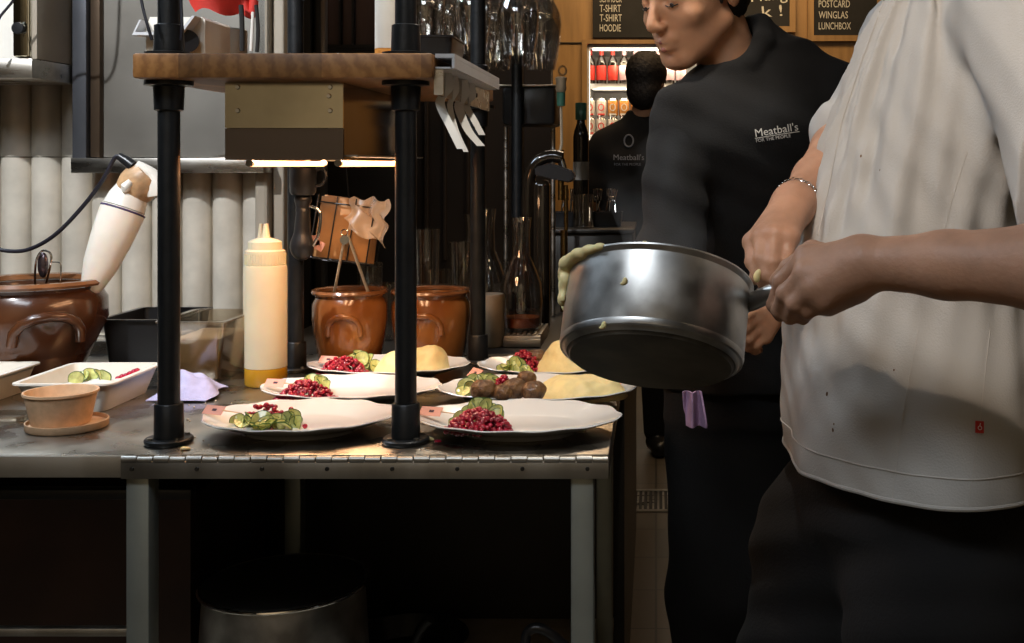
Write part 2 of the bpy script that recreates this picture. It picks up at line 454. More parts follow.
def text_mesh(body, size, ext=.0006, shear=0, bold=0):
    cu = bpy.data.curves.new('lettering', 'FONT'); cu.body = body; cu.size = size; cu.extrude = ext; cu.align_x = 'LEFT'
    cu.shear = shear; cu.offset = bold; cu.resolution_u = 3; cu.align_y = 'BOTTOM_BASELINE'
    o = bpy.data.objects.new('lettering', cu); COL.objects.link(o)
    bpy.context.view_layer.update()
    me = bpy.data.meshes.new_from_object(o.evaluated_get(bpy.context.evaluated_depsgraph_get()))
    bpy.data.objects.remove(o); bpy.data.curves.remove(cu)
    return me

def fit_text(body, w, h):
    me = text_mesh(body, 1.0, .0008)
    co = [v.co for v in me.vertices]; x0=min(c.x for c in co); x1=max(c.x for c in co)
    z1=max(c.y for c in co)
    me.transform(Matrix.Diagonal((w/(x1-x0), h/z1, 1, 1)) @ Matrix.Translation((-x0,0,0)))
    return me

# ================================================================== THE ROOM
def structure(name, bm, m, smooth=False, loc=None):
    o = obj(name, bm, m, None, smooth, loc); o['kind'] = 'structure'; return o
bm = B(); box(bm,-4.2,3.6,-2.6,8.2,-.1,0); structure('floor', bm, M['floort'])
bm = B(); box(bm,-4.2,3.6,-2.6,8.2,3.0,3.1); structure('ceiling', bm, M['ceil'])
bm = B(); box(bm,-4.3,-4.2,-2.6,8.2,0,3.0); structure('wall_left', bm, M['wallp'])
bm = B(); box(bm,3.6,3.7,-2.6,8.2,0,3.0); structure('wall_right', bm, M['wallp'])
bm = B(); box(bm,-4.2,3.6,-2.7,-2.6,0,3.0); structure('wall_front', bm, M['kitchen'])
bm = B(); box(bm,-4.2,3.6,7.86,7.96,0,3.0); structure('wall_back', bm, M['wallp'])

# wall of glazed half-round tiles beside the pass
def fluted():
    bm = B(); pit = 30.1*2.85/F; x0 = PX(1,2.85)-pit*12; n = 12+9
    zseam = PZ(157,2.83)
    for i in range(n):
        a = x0+i*pit
        for (z0, z1) in ((0.0, zseam-.0012), (zseam+.0012, 2.6)):
            K = 12; ringb = []; ringt = []
            for k in range(K+1):
                t = PI*k/K; x = a+pit/2-math.cos(t)*(pit/2-.0012); y = 2.862-math.sin(t)**.95*.043
                ringb.append(bm.verts.new((x,y,z0))); ringt.append(bm.verts.new((x,y,z1)))
            for k in range(K): bm.faces.new((ringb[k],ringb[k+1],ringt[k+1],ringt[k]))
            bm.faces.new(ringt); bm.faces.new(ringb[::-1]); bm.faces.new((ringb[0],ringt[0],ringt[-1],ringb[-1]))
    return bm, x0+n*pit
bm, xe = fluted()
structure('wall_side', bm, M['fluted'], smooth=True)
bm = B(); box(bm,-4.2,PX(289,2.86),2.862,2.98,0,2.6); structure('wall_partition', bm, M['beige'])
# beige pipe casing at the end of the tiles
bm = B(); box(bm, xe+.002, PX(263,2.85)+.0, 2.80,2.862,0,2.6,.006); box(bm, PX(264,2.85), PX(277,2.85), 2.78,2.862,0,2.6,.008); box(bm, PX(278,2.85), PX(289,2.85), 2.81,2.862,0,2.6,.005)
structure('trim_1', bm, M['beige'])

# dark partition far behind the pass
bm = B(); box(bm,-3.2,PX(551,5.2),5.2,5.3,0,3.0); structure('wall_inner', bm, M['darkbrown'])
for i,(a,b_,mm) in enumerate(((424,428,'beige'),(443,446,'mauve'),(466,469,'beige'),(520,523,'beige'))):
    bm = B(); box(bm,PX(a,5.17),PX(b_,5.17),5.17,5.2,0.9,2.2,.003); structure('trim_%d'%(i+2), bm, M['darkbrown'])

# tan joinery at the far end, with an opening for the drinks fridge
D7 = 7.0
bm = B()
fx0, fx1, fz1 = PX(584,D7), .62, PZ(42,D7)
box(bm, PX(545,D7), fx0, D7, D7+.7, 0, 3.0); box(bm, fx1, 3.6, D7, D7+.7, 0, 3.0); box(bm, fx0, fx1, D7, D7+.7, fz1, 3.0)
structure('wall_joinery', bm, M['tanwood'])
bm = B(); box(bm, PX(551,D7),PX(590,D7),D7-.012,D7,PZ(43,D7)-.003,PZ(43,D7)+.003); structure('trim_6', bm, M['dark'])

# ================================================================== DRINKS FRIDGE
fr = thing('drinks_fridge','lit glass-fronted drinks fridge set in the tan wooden wall, full of bottles and cans','fridge',(.1,D7,0.0))
bm = B(); g=.012
box(bm, fx0+g, fx1-g, D7+.62, D7+.66, .05, fz1-g); box(bm, fx0+g, fx0+g+.02, D7+.02, D7+.62, .05, fz1-g); box(bm, fx1-g-.02, fx1-g, D7+.02, D7+.62, .05, fz1-g)
box(bm, fx0+g+.02, fx1-g-.02, D7+.02, D7+.62, fz1-g-.02, fz1-g); box(bm, fx0+g+.02, fx1-g-.02, D7+.02, D7+.62, .05, .10)
obj('fridge_case', bm, M['greypl'], fr, False)
bm = B(); w_=.02
box(bm, fx0-.012, fx0+w_, D7-.02, D7-.001, .05, fz1+.012); box(bm, fx1-w_, fx1+.012, D7-.02, D7-.001, .05, fz1+.012); box(bm, fx0+w_, fx1-w_, D7-.02, D7-.001, fz1-.012, fz1+.012)
obj('door_frame', bm, M['tanwood'], fr, False)
bm = B(); box(bm, fx0+w_, fx0+w_+.012, D7+.03, D7+.05, .12, fz1-.05); obj('light_strip', bm, M['fluo'], fr, False)
bm = B(); box(bm, fx0+.05, fx1-.05, D7+.05, D7+.08, fz1-.045, fz1-.034); obj('light_strip', bm, M['fluo'], fr, False)
shz = [PZ(85,D7+.12), PZ(136,D7+.12), PZ(136,D7+.12)-.30, PZ(136,D7+.12)-.60]
for z in shz:
    bm = B(); box(bm, fx0+.035, fx1-.035, D7+.06, D7+.6, z-.022, z-.001); box(bm, fx0+.035, fx1-.035, D7+.055, D7+.06, z-.03, z+.004); sh_ = obj('shelf', bm, M['greypl'], fr, False)
    bm = B(); box(bm, fx0+.05, fx1-.05, D7+.075, D7+.095, z-.032, z-.0235); obj('light_strip', bm, M['fluo'], sh_, False)
bot_prof = [(0,0),(.029,0),(.031,.004),(.031,.13),(.027,.155),(.015,.178),(.0125,.19),(.0125,.222),(.014,.224),(.014,.232),(0,.232)]
def fridge_bottle(lm, label):
    t = thing('beer_bottle', label, 'bottle')
    bm = B(); lathe(bm, bot_prof, seg=16); obj('bottle_glass', bm, M['dkglass'], t)
    bm = B(); lathe(bm, [(.0315,.03),(.032,.031),(.032,.119),(.0315,.12)], seg=16); obj('paper_label', bm, lm, t)
    bm = B(); lathe(bm, [(.0135,.185),(.0137,.215)], seg=12); obj('neck_label', bm, lm, t)
    return t
def fridge_can(lm, label):
    t = thing('drink_can', label, 'can')
    bm = B(); lathe(bm, [(0,0),(.026,0),(.0325,.008),(.0325,.105),(.027,.114),(.027,.116),(0,.1145)], seg=18); obj('can_body', bm, M['chrome'], t)
    bm = B(); lathe(bm, [(.0327,.010),(.033,.011),(.033,.102),(.0327,.103)], seg=18); o=obj('printed_wrap', bm, lm, t)
    bm = B()
    tube(bm, [(math.cos(a)*.016, -.0335+.004*abs(math.cos(a)), .06+math.sin(a)*.02) for a in np.linspace(0,2*PI,14)[:-1]], .0035, 5, closed=True)
    box(bm,-.022,.022,-.034,-.026,.012,.022)
    obj('printed_ring', bm, M['redlabel'] if lm is M['whitecan'] else M['whitecan'], t)
    return t
pr = {}
bx0 = PX(590,D7+.13)
names_r = ['leftmost red-labelled beer bottle on the top fridge shelf','second red-labelled beer bottle from the left on the top fridge shelf','third red-labelled beer bottle from the left on the top fridge shelf']
for i in range(9):
    red = i < 3
    key = 'r' if red else 'p'
    lab = names_r[i] if red else ('%s pink-labelled dark bottle from the left on the top fridge shelf' % ['first','second','third','fourth','fifth','sixth'][i-3])
    if key not in pr: pr[key] = fridge_bottle(M['redlabel'] if red else M['pinklabel'], lab); o = pr[key]
    else: o = copy_tree(pr[key])
    o['label'] = lab; o['group'] = 'beer bottles in the drinks fridge'
    o.location = (bx0+i*.0705, D7+.14, shz[0])
for row in range(2):
    for i in range(9):
        white = (i < 2) or (row == 0 and i < 4)
        key = 'w' if white else 'o'
        lab = '%s drink can, number %s from the left, %s layer, second fridge shelf' % ('white' if white else 'orange', ['one','two','three','four','five','six','seven','eight','nine'][i], ['lower','upper'][row])
        if key not in pr: pr[key] = fridge_can(M['whitecan'] if white else M['orangecan'], lab); o = pr[key]
        else: o = copy_tree(pr[key])
        o['label'] = lab; o['group'] = 'cans in the drinks fridge'
        o.location = (bx0+i*.0705, D7+.14, shz[1]+.0005+row*.1165)

# ================================================================== CHALKBOARDS
def board(x0,x1,z0,z1,label,texts,size,frame=True,shear=0):
    t = thing('chalkboard', label, 'chalkboard', ((x0+x1)/2, D7-.005, z0))
    bm = B(); box(bm,x0,x1,D7-.03,D7-.001,z0,z1); obj('slate', bm, M['board'], t, False)
    bm = B(); f=.035
    if frame:
        box(bm,x0-f,x0,D7-.04,D7-.001,z0-f,z1+f); box(bm,x1,x1+f,D7-.04,D7-.001,z0-f,z1+f); box(bm,x0,x1,D7-.04,D7-.001,z0-f,z0); box(bm,x0,x1,D7-.04,D7-.001,z1,z1+f)
        obj('frame', bm, M['tanwood'], t, False)
    else: bm.free()
    for (body,x,z,s) in texts:
        me = fit_text(body, s[0]*D7/F, s[1]*D7/F); me.transform(Matrix.Translation((x,D7-.032,z)) @ Matrix.Rotation(PI/2,4,'X') @ Matrix.Rotation(shear,4,'Z'))
        link_mesh('chalk_lettering', me, M['chalk'], t, False)
    return t
xa = PX(600,D7)
board(PX(593,D7),PX(690,D7),PZ(38,D7),PZ(-40,D7),'blackboard price list with T-shirt and hoodie in chalk above the drinks fridge',
  [('SCHMUCK',xa,PZ(3,D7),(22,7)),('T-SHIRT',xa,PZ(12.5,D7),(21,7)),('T-SHIRT',xa,PZ(22,D7),(22,7)),('HOODIE',xa,PZ(32,D7),(21,7))],.08, frame=False)
board(PX(720,D7),PX(789,D7),PZ(27,D7),PZ(-60,D7),'blackboard with large white script behind the black-clad cook',
  [('n king',PX(746,D7),PZ(3,D7),(41,11)),('k !',PX(762,D7),PZ(18,D7),(20,11))],.15, shear=.08)
xb = PX(818,D7)
board(PX(813,D7),PX(876,D7),PZ(36,D7),PZ(-60,D7),'blackboard price list reading postcard, winglas and lunchbox beside the white shirt',
  [('POSTCARD',xb,PZ(8,D7),(31,7)),('WINGLAS',xb,PZ(19,D7),(29,7)),('LUNCHBOX',xb,PZ(30,D7),(32,7))],.08)

# ================================================================== SERVING TABLE
TZ = .90; TF = 1.705; TB = 2.62; TR = -.070; TL = -2.0
tb = thing('steel_table','long stainless steel serving table with a hinged front rail and square legs','table',(-1.0,2.1,0))
bm = B(); box(bm,TL,TR,TF+.004,TB,TZ-.033,TZ,.002); obj('worktop', bm, M['wornsteel'], tb)
bm = B(); box(bm,TL,PX(122,TF),TF-.002,TF+.0035,TZ-.033,TZ-.001,.001); obj('front_edge', bm, M['brushed'], tb)
bm = B(); hx0 = PX(122,TF)+.0005
box(bm,hx0,TR,TF-.006,TF+.003,TZ-.034,TZ-.009,.001)
hb = obj('hinge_rail', bm, M['brushed'], tb)
n=15; pit=(TR-hx0)/n
bm = B()
for i in range(n):
    a=hx0+i*pit
    cyl(bm,(a+.0012,TF-.003,TZ-.0055),(a+pit*.5-.0006,TF-.003,TZ-.0055),.0056,seg=12)
    cyl(bm,(a+pit*.5+.0006,TF-.003,TZ-.0062),(a+pit-.0012,TF-.003,TZ-.0062),.0048,seg=12)
obj('hinge_knuckles', bm, M['brushed'], hb)
for i in range(n//2+1):
    a=hx0+(.35+2*i)*pit
    if a > TR-.01: break
    bm = B(); cyl(bm,(a,TF-.0085,TZ-.019),(a,TF-.0055,TZ-.019),.0028,.0034,seg=12); obj('screw', bm, M['dark'], hb)
for (xx,yy) in ((PX(124,TF)+.0005,TF+.004),(PX(570.5,TF),TF+.004),(PX(124,TF),2.44),(PX(570.5,TF),2.44)):
    bm = B(); box(bm,xx,xx+.0345,yy,yy+.037,0,TZ-.034,.003); obj('leg', bm, M['legsteel'], tb)
bm = B(); box(bm,TL,TR-.026,TF+.06,TB,.28,.30,.002); obj('lower_shelf', bm, M['shelfmat'], tb)
bm = B(); box(bm,TL,PX(133,1.78),1.775,1.79,PZ(636,1.78),PZ(628,1.78)+.001,.003); obj('cross_rail', bm, M['brushed'], tb)
# low steel upstand along the back of the table
bm = B(); box(bm,TL,PX(246,2.7),TB+.004,2.78,0.02,TZ+.03,.004); box(bm,TL,PX(246,2.7),2.70,2.78,TZ+.03,TZ+.055,.004)
t=obj('steel_counter', bm, M['steel'], None, True, (-1.4,2.7,0)); setp(t,'narrow stainless ledge running along the foot of the cream fluted wall','counter')

# counter behind
cb = thing('bar_counter','long dark counter running back from the serving table towards the bar','counter',(-.8,3.4,0))
bm = B(); box(bm,PX(246,2.64)+.004,TR-.002,TB+.006,4.22,.0,.86); obj('counter_body', bm, M['dark'], cb, False)
bm = B(); box(bm,PX(246,2.64)+.004,TR,TB+.006,4.22,.861,.895,.003); obj('counter_top', bm, M['dark'], cb)
rb = thing('raised_bar','raised dark block at the far end of the counter','counter',(-.4,4.0,.896))
bm = B(); box(bm,-.345,-.075,3.72,4.2,.896,PZ(231,3.85),.004); obj('block', bm, M['dark'], rb)
bm = B(); box(bm,-.352,-.07,3.70,4.21,PZ(231,3.85)+.001,PZ(231,3.85)+.014,.003); obj('block_top', bm, M['dark'], rb)
RBZ = PZ(231,3.85)+.014

# floor drain
fd = thing('floor_drain','steel slotted floor drain in the tiles behind the counter','drain',(.02,4.55,.001))
bm = B(); box(bm,-.24,.34,4.40,4.425,.001,.006); box(bm,-.24,.34,4.675,4.70,.001,.006); obj('frame', bm, M['steel'], fd, False)
bm = B()
for i in range(29): box(bm,-.235+i*.02,-.227+i*.02,4.426,4.674,.001,.005)
obj('grate', bm, M['steel'], fd, False)
bm = B(); box(bm,-.235,.335,4.426,4.674,.0003,.0009); obj('channel', bm, M['blackmat'], fd, False)

# ================================================================== THINGS UNDER THE TABLE
sp = thing('stockpot','large steel stockpot with a dark lid on the shelf under the table','pot',(PX(285,2.1),2.1,.30))
c = sp.location.copy(); R0=.142
bm = B(); lathe(bm,[(0,.001),(.150,.001),(.156,.01),(.146,.20),(.142,.262),(.147,.264),(.147,.270),(.138,.270),(.138,.26),(0,.26)],c,64); obj('pot_body', bm, M['pan'], sp)
bm = B(); lathe(bm,[(0,.274),(.12,.275),(.141,.272),(.141,.268),(0,.266)],c,64); lid=obj('lid', bm, M['blackmat'], sp)
bm = B(); tube(bm,[c+Vector((.1485*math.cos(a),.1485*math.sin(a),.268)) for a in np.linspace(0,2*PI,65)[:-1]],.0032,8,closed=True); obj('rim', bm, M['chrome'], sp)
cr = thing('storage_crate','dark reddish plastic crate on the shelf at the left under the table','crate',(-1.35,2.3,.301))
bm = B(); c=cr.location
box(bm,-1.95,-.85,2.1,2.11,.302,.72); box(bm,-1.95,-1.94,2.11,2.5,.302,.72); box(bm,-.86,-.85,2.11,2.5,.302,.72); box(bm,-1.94,-.86,2.49,2.5,.302,.72); box(bm,-1.94,-.86,2.11,2.49,.302,.31)
obj('crate_body', bm, mat('dark_red_plastic',(.045,.02,.014),.5,var=.3,vscale=6), cr, False)
bm = B(); box(bm,-1.96,-.845,2.09,2.115,.721,.74,.003); box(bm,-1.96,-.845,2.485,2.51,.721,.74,.003); obj('crate_rim', bm, M['blackpl'], cr)
def skillet(cx,cy,ang,label,lp):
    t = thing('frying_pan',label,'frying pan',(cx,cy,.301))
    bm=B(); lathe(bm,[(0,0),(.10,0),(.125,.045),(.128,.046),(.128,.043),(.102,.004),(0,.004)],(cx,cy,.301),48); obj('pan_body',bm,M['blackpl'],t)
    bm=B(); pts=[Vector(p) for p in lp]; tube(bm, spline(pts,8), .009, 10); obj('handle',bm,M['blackpl'],t)
    return t
skillet(-.52,2.40,0,'black frying pan at the middle of the lower shelf, handle pointing up left',[(-.50,2.28,.335),P(408,662,2.24),P(412,648,2.2),P(422,628,2.18),P(431,619,2.17)])
skillet(-.28,2.14,0,'black frying pan on the lower shelf beside the right table leg, looped handle',[(-.28,2.02,.335),P(522,660,1.98),P(528,632,1.98),P(545,630,1.98),P(570,650,1.98)])
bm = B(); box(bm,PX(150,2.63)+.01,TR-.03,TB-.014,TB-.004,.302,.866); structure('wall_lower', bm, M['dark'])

# ================================================================== GANTRY : posts, wooden shelf
PO=[(-.7535,1.779,'front left'),(-.387,1.779,'front right'),(-.752,2.40,'rear left'),(-.387,2.50,'rear right')]
ga = thing('pass_shelf_frame','black iron pipe frame standing on the steel table and carrying the wooden shelf','frame',(-.57,2.1,TZ))
WZ0, WZ1 = 1.460, 1.4975; ZT = 2.25
for (x,y,nm) in PO:
    bm = B(); cyl(bm,(x,y,TZ+.008),(x,y,WZ0-.008),.0165,seg=28); cyl(bm,(x,y,WZ1+.008),(x,y,ZT),.0165,seg=28); post=obj('post', bm, M['pipe'], ga)
    bm = B(); lathe(bm,[(.0,.0005),(.034,.0005),(.036,.003),(.036,.007),(.034,.009),(.022,.009),(.0215,.06),(.020,.062),(0,.062)],(x,y,TZ),36); fl=obj('floor_flange', bm, M['pipe'], post)
    bm = B(); lathe(bm,[(0,-.0005),(.036,-.0005),(.036,-.007),(.023,-.009),(.0215,-.045),(.0175,-.047),(0,-.047)],(x,y,WZ0),36); obj('lower_collar', bm, M['pipe'], post)
    bm = B(); lathe(bm,[(0,.0005),(.036,.0005),(.036,.006),(.0225,.008),(.0215,.048),(.0175,.05),(0,.05)],(x,y,WZ1),36); obj('upper_collar', bm, M['pipe'], post)
    for k in range(4):
        a=PI/4+k*PI/2; bm=B(); cyl(bm,(x+.029*math.cos(a),y+.029*math.sin(a),TZ+.008),(x+.029*math.cos(a),y+.029*math.sin(a),TZ+.012),.004,seg=8); obj('bolt', bm, M['steel'], fl)
for (x) in (-.750,-.387):
    bm=B(); y1 = 2.40 if x<-.5 else 2.5
    cyl(bm,(x,1.72,ZT+.017),(x,y1+.06,ZT+.017),.0165,seg=24); obj('top_rail', bm, M['pipe'], ga)
ws = thing('wooden_shelf','thick oiled wood shelf board across the black pipes','shelf',(-.56,2.1,WZ0))
bm = B(); box(bm,-.784,-.334,1.72,2.36,WZ0,WZ1,.004); obj('board', bm, M['wood'], ws)

# ticket rail on the right side
tr = thing('ticket_rail','white and steel ticket rail fixed along the right side of the wooden shelf','rail',(-.31,2.0,1.45))
bm = B(); x0,x1=-.333,-.304; y0,y1=1.735,2.23
box(bm,x0,x1,y0,y1,1.492,1.498); box(bm,x1-.004,x1,y0,y1,1.476,1.4915); box(bm,x0,x1-.006,y0,y1,1.4755,1.478); obj('channel', bm, M['greypl'], tr, False)
bm = B(); box(bm,x0-.0,x0+.004,y0+.005,y1+.04,1.436,1.4745); box(bm,x0-.002,x0+.012,y0,y0+.0045,1.436,1.474); obj('clip_plate', bm, M['steel'], tr, False)
for i in range(2):
    bm=B(); cyl(bm,(x0+.0045,1.9+i*.2,1.457),(x0+.007,1.9+i*.2,1.457),.004,seg=12); obj('screw', bm, M['dark'], tr)
tick=[(441,447,1.80,(440,98),(452,130),(461,149),5.5),(450,455,1.87,(450,100),(456,130),(466,152),3.5),(460,465,1.95,(459,102),(468,130),(481,146),6),(467,471,2.03,(466,100),(474,120),(482,135),5)]
for i,(xa_,xb_,d,p1,p2,p3,w) in enumerate(tick):
    pos=['nearest','second nearest','second farthest','farthest'][i]
    t=thing('order_ticket','%s curling white order ticket hanging from the ticket rail'%pos,'ticket',(-.32,d,1.46),'order tickets hanging from the rail')
    xx=-.3275
    path=spline([Vector((xx,d,1.4740)),Vector((xx+.003,d-.002,1.45)),P(p1[0],p1[1]+5,d-.02),P(p2[0],p2[1],d-.05),P(p3[0],p3[1],d-.07)],7)
    def fn(u,v,path=path,w=w,d=d):
        k=u*(len(path)-1); a=int(min(k,len(path)-2)); p=path[a].lerp(path[a+1],k-a)
        ang=.35+u*.5
        return p+Vector((math.cos(ang)*.9,math.sin(ang)*.6,0))*(v-.5)*.0165*(w/5)
    bm=B(); sheet(bm,fn,24,3,.0003); obj('paper_strip', bm, M['paper'], t)

# heat lamp box
hl = thing('heat_lamp','stainless heat lamp housing hung under the wooden shelf, two glowing tubes','heat lamp',(-.59,2.1,1.338))
hx0_,hx1_=PX(225,1.80),PX(343,1.80)
bm=B(); box(bm,hx0_,hx1_,1.80,1.806,PZ(128,1.8),WZ0-.001); obj('front_plate', bm, M['mirror'], hl, False)
bm=B(); box(bm,hx0_,hx1_,1.80,1.804,PZ(160,1.8),PZ(128.6,1.8)); obj('lower_plate', bm, mat('brown_steel',(.13,.09,.06),.35,.7) , hl, False)
bm=B(); box(bm,hx1_-.004,hx1_,1.807,2.35,PZ(160,1.8),WZ0-.001); obj('side_plate', bm, mat('dark_mirror_steel',(.20,.16,.12),.12,1), hl, False)
bm=B(); box(bm,hx0_,hx0_+.004,1.807,2.35,PZ(160,1.8),WZ0-.001); obj('side_plate', bm, mat('dark_mirror_steel',(.20,.16,.12),.12,1), hl, False)
bm=B(); box(bm,hx0_+.005,hx1_-.005,1.807,2.345,1.375,1.378); obj('reflector', bm, M['mirror'], hl, False)
bm=B(); box(bm,hx0_,hx1_,2.351,2.355,PZ(160,1.8),WZ0-.001); obj('back_plate', bm, M['steel'], hl, False)
for (x,z) in ((hx0_+.02,WZ0-.008),(hx1_-.02,WZ0-.008),(hx0_+.02,WZ0-.045),(hx1_-.02,WZ0-.045),(hx1_-.022,WZ0-.022)):
    bm=B(); cyl(bm,(x,1.7995,z),(x,1.797,z),.004,.003,seg=12); obj('screw', bm, M['chrome'], hl)
for x in (-.655,-.512):
    bm=B(); box(bm,x-.040,x+.040,1.82,2.33,1.3435,1.346); ch=obj('lamp_tray', bm, M['brushed'], hl, False)
    bm=B(); cyl(bm,(x,1.86,1.3320),(x,2.26,1.3320),.0048,seg=14); obj('quartz_tube', bm, M['glow'], ch)
    for y in (1.851,2.261): 
        bm=B(); cyl(bm,(x,y,1.3335),(x,y+.008,1.3335),.0062,seg=12); obj('end_cap', bm, M['whitepl'], ch)

# ================================================================== WALL-MOUNTED STEEL
sc_ = thing('steel_wall_panel','large brushed steel panel in a steel frame on the fluted wall','panel',(-1.2,2.7,1.33))
bm=B(); box(bm,PX(96,2.76),PX(262,2.76),2.78,2.80,PZ(158,2.76)+.002,2.3); obj('sheet', bm, M['dullsteel'], sc_, False)
bm=B(); box(bm,PX(71,2.74),PX(85,2.74),2.745,2.80,PZ(173,2.74),2.3,.002); obj('upright', bm, mat('blue_grey_steel',(.12,.125,.14),.4,.6,var=.15,vscale=9), sc_)
bm=B(); box(bm,PX(86,2.74),PX(95.5,2.74),2.76,2.80,PZ(158,2.76)+.002,2.3,.002); obj('reveal', bm, mat('brown_steel',(.13,.09,.06),.35,.7), sc_)
bm=B(); box(bm,PX(71,2.74),PX(264,2.74),2.738,2.8,PZ(173,2.74),PZ(158,2.74),.002); obj('bottom_rail', bm, M['steel'], sc_)
wc = thing('wall_cabinet','small steel-trimmed wall cabinet with a round knob at the top left','cabinet',(-1.6,2.6,1.55))
bm=B(); box(bm,-1.95,PX(31,2.6),2.61,2.80,PZ(59,2.6),2.2); obj('cabinet_body', bm, M['whitepl'], wc, False)
bm=B(); box(bm,PX(15,2.6),PX(30,2.6),2.59,2.609,PZ(57,2.6),2.2,.004); dr=obj('door', bm, M['mirror'], wc)
bm=B(); lathe(bm,[(0,0),(.008,0),(.009,.008),(.014,.014),(.013,.02),(0,.022)],seg=20,mat4=Matrix.Translation(P(22,29,2.589))@Matrix.Rotation(PI/2,4,'X')); obj('knob', bm, M['blackpl'], dr)
bm=B(); box(bm,-1.95,PX(38,2.6),2.575,2.80,PZ(79,2.6),PZ(59.5,2.6),.003); obj('rail', bm, M['steel'], wc)
bm=B(); box(bm,PX(31.3,2.6),PX(37,2.6),2.60,2.80,PZ(59,2.6),2.2,.002); obj('side_panel', bm, M['beige'], wc)
bm=B(); tube(bm,spline([P(-12,40,2.5),P(0,17,2.5),P(16,-4,2.5),P(30,-40,2.45),P(36,-150,2.45)],8),.003,8)
t=obj('power_cable', bm, M['cord'], None, True, (-1.5,2.5,1.7)); setp(t,'thin black cable crossing the top left corner','cable')
# ================================================================== PLATES AND FOOD
def plate(name_label, cx, cy, rx, ry, z=TZ):
    t = thing('oval_plate', name_label, 'plate', (cx,cy,z+.0006), 'white oval plates on the serving table')
    bm = B()
    prof = [(0,.004),(.48,.004),(.50,0),(.56,0),(.60,.006),(.72,.012),(.985,.0245),(1.0,.027),(.99,.0285),(.74,.0165),(.66,.0125),(.60,.010),(0,.009)]
    seg=96; rings=[]
    for r,zz in prof:
        if r==0: rings.append([bm.verts.new((cx,cy,z+.0006+zz))]); continue
        ring=[]
        for k in range(seg):
            a=2*PI*k/seg; w=1+(.012*math.cos(12*a)*max(0,(r-.7)/.3)); zw=zz+(.0012*math.cos(12*a)*max(0,(r-.85)/.15))
            ring.append(bm.verts.new((cx+r*w*rx*math.cos(a),cy+r*w*ry*math.sin(a),z+.0006+zw)))
        rings.append(ring)
    for a,b in zip(rings[:-1],rings[1:]):
        for k in range(seg):
            k2=(k+1)%seg
            if len(a)==1: bm.faces.new((a[0],b[k2],b[k]))
            elif len(b)==1: bm.faces.new((a[k],a[k2],b[0]))
            else: bm.faces.new((a[k],a[k2],b[k2],b[k]))
    obj('plate_body', bm, M['plate'], t); return t
PLT = TZ+.0105    # the level food rests on
plates = {
 'fl': ('white oval plate at the front left, berries behind cucumber', PX(300,1.855), 1.855, .1535, .120),
 'fr': ('white oval plate at the front right corner, overhanging the table edge', PX(520,1.85), 1.85, .1630, .120),
 'ml': ('white oval plate in the middle of the left row, red berries on it', PX(352,2.098), 2.098, .1640, .113),
 'mr': ('white oval plate with meatballs and a big mound of mash', PX(537,2.09), 2.09, .1800, .120),
 'bl': ('white oval plate farthest back on the left before the brown crocks', PX(389,2.335), 2.335, .1640, .112),
 'br': ('white oval plate farthest back on the right, partly behind the saucepan', PX(552,2.335), 2.335, .1500, .112)}
for k,v in plates.items(): plate(*v)

# sauce: each plate's berry heap
berry_me = None
def berries(px, py, d, n, sx, sy, h, where, seedv):
    """heap of small lingonberries on the plate"""
    rnd = random.Random(seedv); c = Vector((PX(px,d), d, PLT))
    bm = B()
    for i in range(n):
        a = rnd.uniform(0,2*PI); q = math.sqrt(rnd.random()); x = q*math.cos(a)*sx; y = q*math.sin(a)*sy
        top = h*(1-q*q); z = rnd.uniform(max(0,top-.009), top) if i > n*.25 else rnd.uniform(0,.004)
        r = rnd.uniform(.0033,.0046)
        m_ = Matrix.Translation((c.x+x,c.y+y,c.z+max(z,0)+r*.95)) @ Matrix.Diagonal((r,r,r*.9,1))
        bmesh.ops.create_icosphere(bm, subdivisions=2, radius=1, matrix=m_)
    o = obj('lingonberry_heap', bm, M['berry'], None, True, c)
    setp(o, 'heap of red lingonberries %s'%where, 'berries', None, 'stuff')
def loose_berry(px,py,d,lab,z=PLT):
    c = Vector((PX(px,d),d,z)); bm=B(); bmesh.ops.create_icosphere(bm,subdivisions=2,radius=.0042,matrix=Matrix.Translation(c+Vector((0,0,.004))))
    o=obj('lingonberry',bm,M['berry'],None,True,c); setp(o,lab,'berry')
cuke_n=[0]
